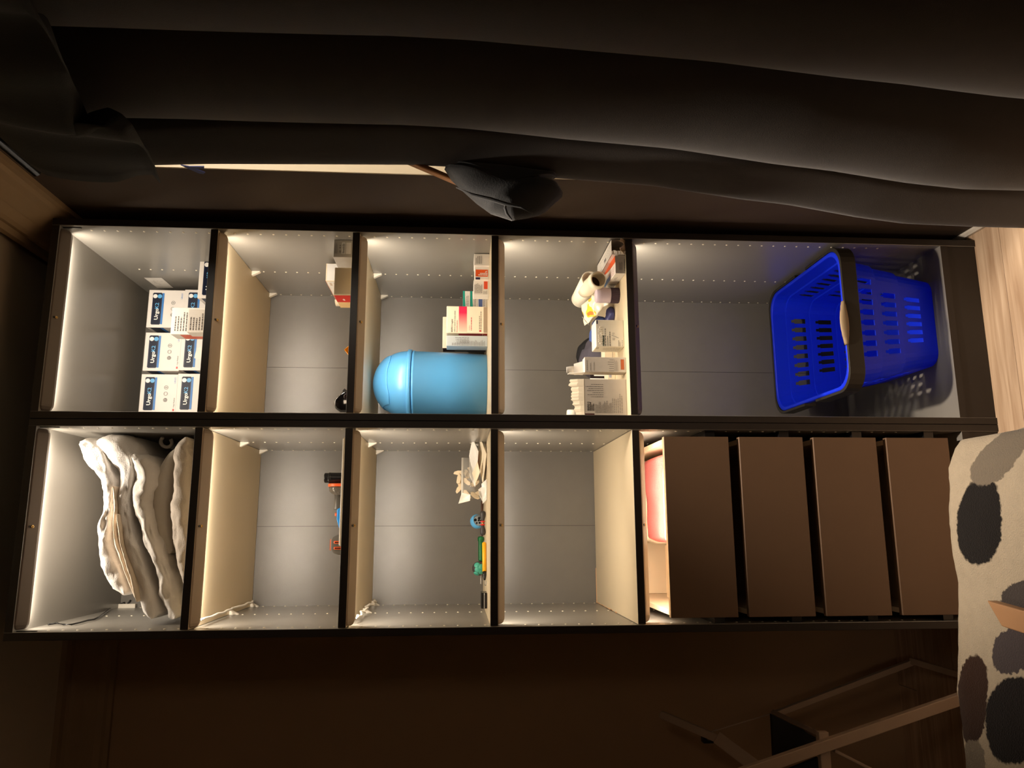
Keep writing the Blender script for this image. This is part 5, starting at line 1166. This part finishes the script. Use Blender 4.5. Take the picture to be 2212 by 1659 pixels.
for i in range(NX+1):
    x = xs0+0.012+(XL-xs0)*(i/NX)**1.3; zf = sil_z(x); r_ = []
    if x > xs0-0.02: zf = sil[0].z-(x-xs0+0.02)*3
    for j in range(NY+1):
        t = j/NY
        if t < 0.18:                      # hanging far side
            u = t/0.18; z = 0.03+(zf-0.03-0.03)*u; y_ = YE+0.025-0.005*u; 
        elif t < 0.30:
            u = (t-0.18)/0.12; a = u*math.pi/2; z = zf-0.03+0.03*math.sin(a); y_ = YE+0.02-0.05*(1-math.cos(a))
        else:
            u = (t-0.30)/0.70; y_ = YE-0.03-1.0*u**1.2; z = zf-0.02*u+0.012*noise.noise(Vector((x*5, y_*5, 1)))*min(1, u*8)
            z += 0.016*math.exp(-((y_+0.64)/0.02)**2)*0
        # right side slopes to the floor
        r_.append(Vector((x, y_, z+0.0015*noise.noise(Vector((x*90, y_*90, z*90))))))
    rows.append(r_)
rt_ = []
for k in range(7):
    f = 1-k/7; rt_.append([Vector((p.x+0.02*(1-f)**0.5+0.002, min(p.y, YE+0.02), 0.03+(p.z-0.03)*f)) for p in rows[0]])
rows = list(reversed(rt_))+rows
b.grid(rows); thr = b.build('throw_blanket', throw_mat(), bed, True)
b = MB(); b.box(XL+0.05, xs0-0.10, -1.5, YE-0.09, 0.04, 0.36); b.build('mattress', mat('mattress_fabric', (190, 180, 165), 0.9), bed, True, bevel=0.03)
# pale wooden slat lying over the throw
A, A2 = at_z(2131, 1297, 0.53), at_z(2163, 1353, 0.53); B, B2 = at_z(2300, 1345, 0.53), at_z(2300, 1398, 0.53)
b = MB(); b.prism([A, A2, B2, B], (0, 0, -0.018)); sl = b.build('wooden_slat', mat('pale_beech', (158, 118, 82), 0.5, 0.08, 20), bevel=0.002); tag(sl, 'pale wooden slat with slanted end lying over the spotted throw', 'slat')

# ================================================================== pale folding rack by the back wall, lower left
M_RCK = mat('pale_painted_wood', (184, 160, 138), 0.5, 0.05); M_RDK = mat('black_panel', (16, 14, 14), 0.5)
rk = thing('folding_rack', 'pale folding frame rack with a black panel standing left of the wardrobe', 'rack', (-0.25, 0.3, 0))
def bar(nm, p, Yp, q, Yq, wpx, m=M_RCK, dep=0.018):
    A, B = at_y(p[0], p[1], Yp), at_y(q[0], q[1], Yq); d_ = (B-A); r = wpx/ (FPX/(2.0))*0.5
    n_ = d_.cross(Vector((0, 1, 0))).normalized(); n2 = d_.cross(n_).normalized()
    b = MB(); b.obox((A+B)/2, d_*0.5, n_*r, n2*dep*0.5); return b.build(nm, m, rk, True, bevel=0.002)
bar('front_rail', (1590, 1676), 0.02, (2130, 1490), 0.02, 21)
bar('rear_rail', (1676, 1542), 0.40, (1976, 1428), 0.40, 13)
bar('side_rail', (1968, 1428), 0.40, (2110, 1470), 0.20, 14)
bar('cross_rail', (1672, 1540), 0.40, (1785, 1596), 0.03, 10)
bar('side_bar', (1776, 1580), 0.035, (1790, 1760), 0.035, 20)
bar('lower_wire', (1800, 1620), 0.05, (1930, 1686), 0.05, 6)
bar('fold_arm', (1428, 1543), 0.38, (1560, 1600), 0.25, 16); bar('fold_arm', (1550, 1594), 0.25, (1690, 1700), 0.10, 26)
bar('thin_stay', (1512, 1588), 0.35, (1672, 1540), 0.40, 3, MATS['dark_inside'] if 'dark_inside' in MATS else M_RCK, 0.004)
q = [at_y(px, py, 0.16) for px, py in ((1667, 1543), (1762, 1590), (1764, 1612), (1672, 1645))]
b = MB(); b.prism(q, (0, 0.012, 0)); b.build('black_panel', M_RDK, rk, True)
q = [at_y(px, py, 0.10) for px, py in ((1640, 1690), (1768, 1637), (1772, 1690))]
b = MB(); b.prism(q, (0, 0.012, 0)); b.build('black_panel', M_RDK, rk, True)
k_ = at_y(1527, 1592, 0.32)
b = MB(); b.box(k_.x-0.013, k_.x+0.013, 0.305, 0.33, k_.z-0.014, k_.z+0.014); kn = b.build('black_joint', M_RDK, rk, True, bevel=0.002)
b = MB(); b.lathe([(0, 0.006), (0.003, 0.005)], (k_.x, 0.305, k_.z), (0, -1, 0), n=12); b.build('joint_screw', M_STEEL, kn, True)
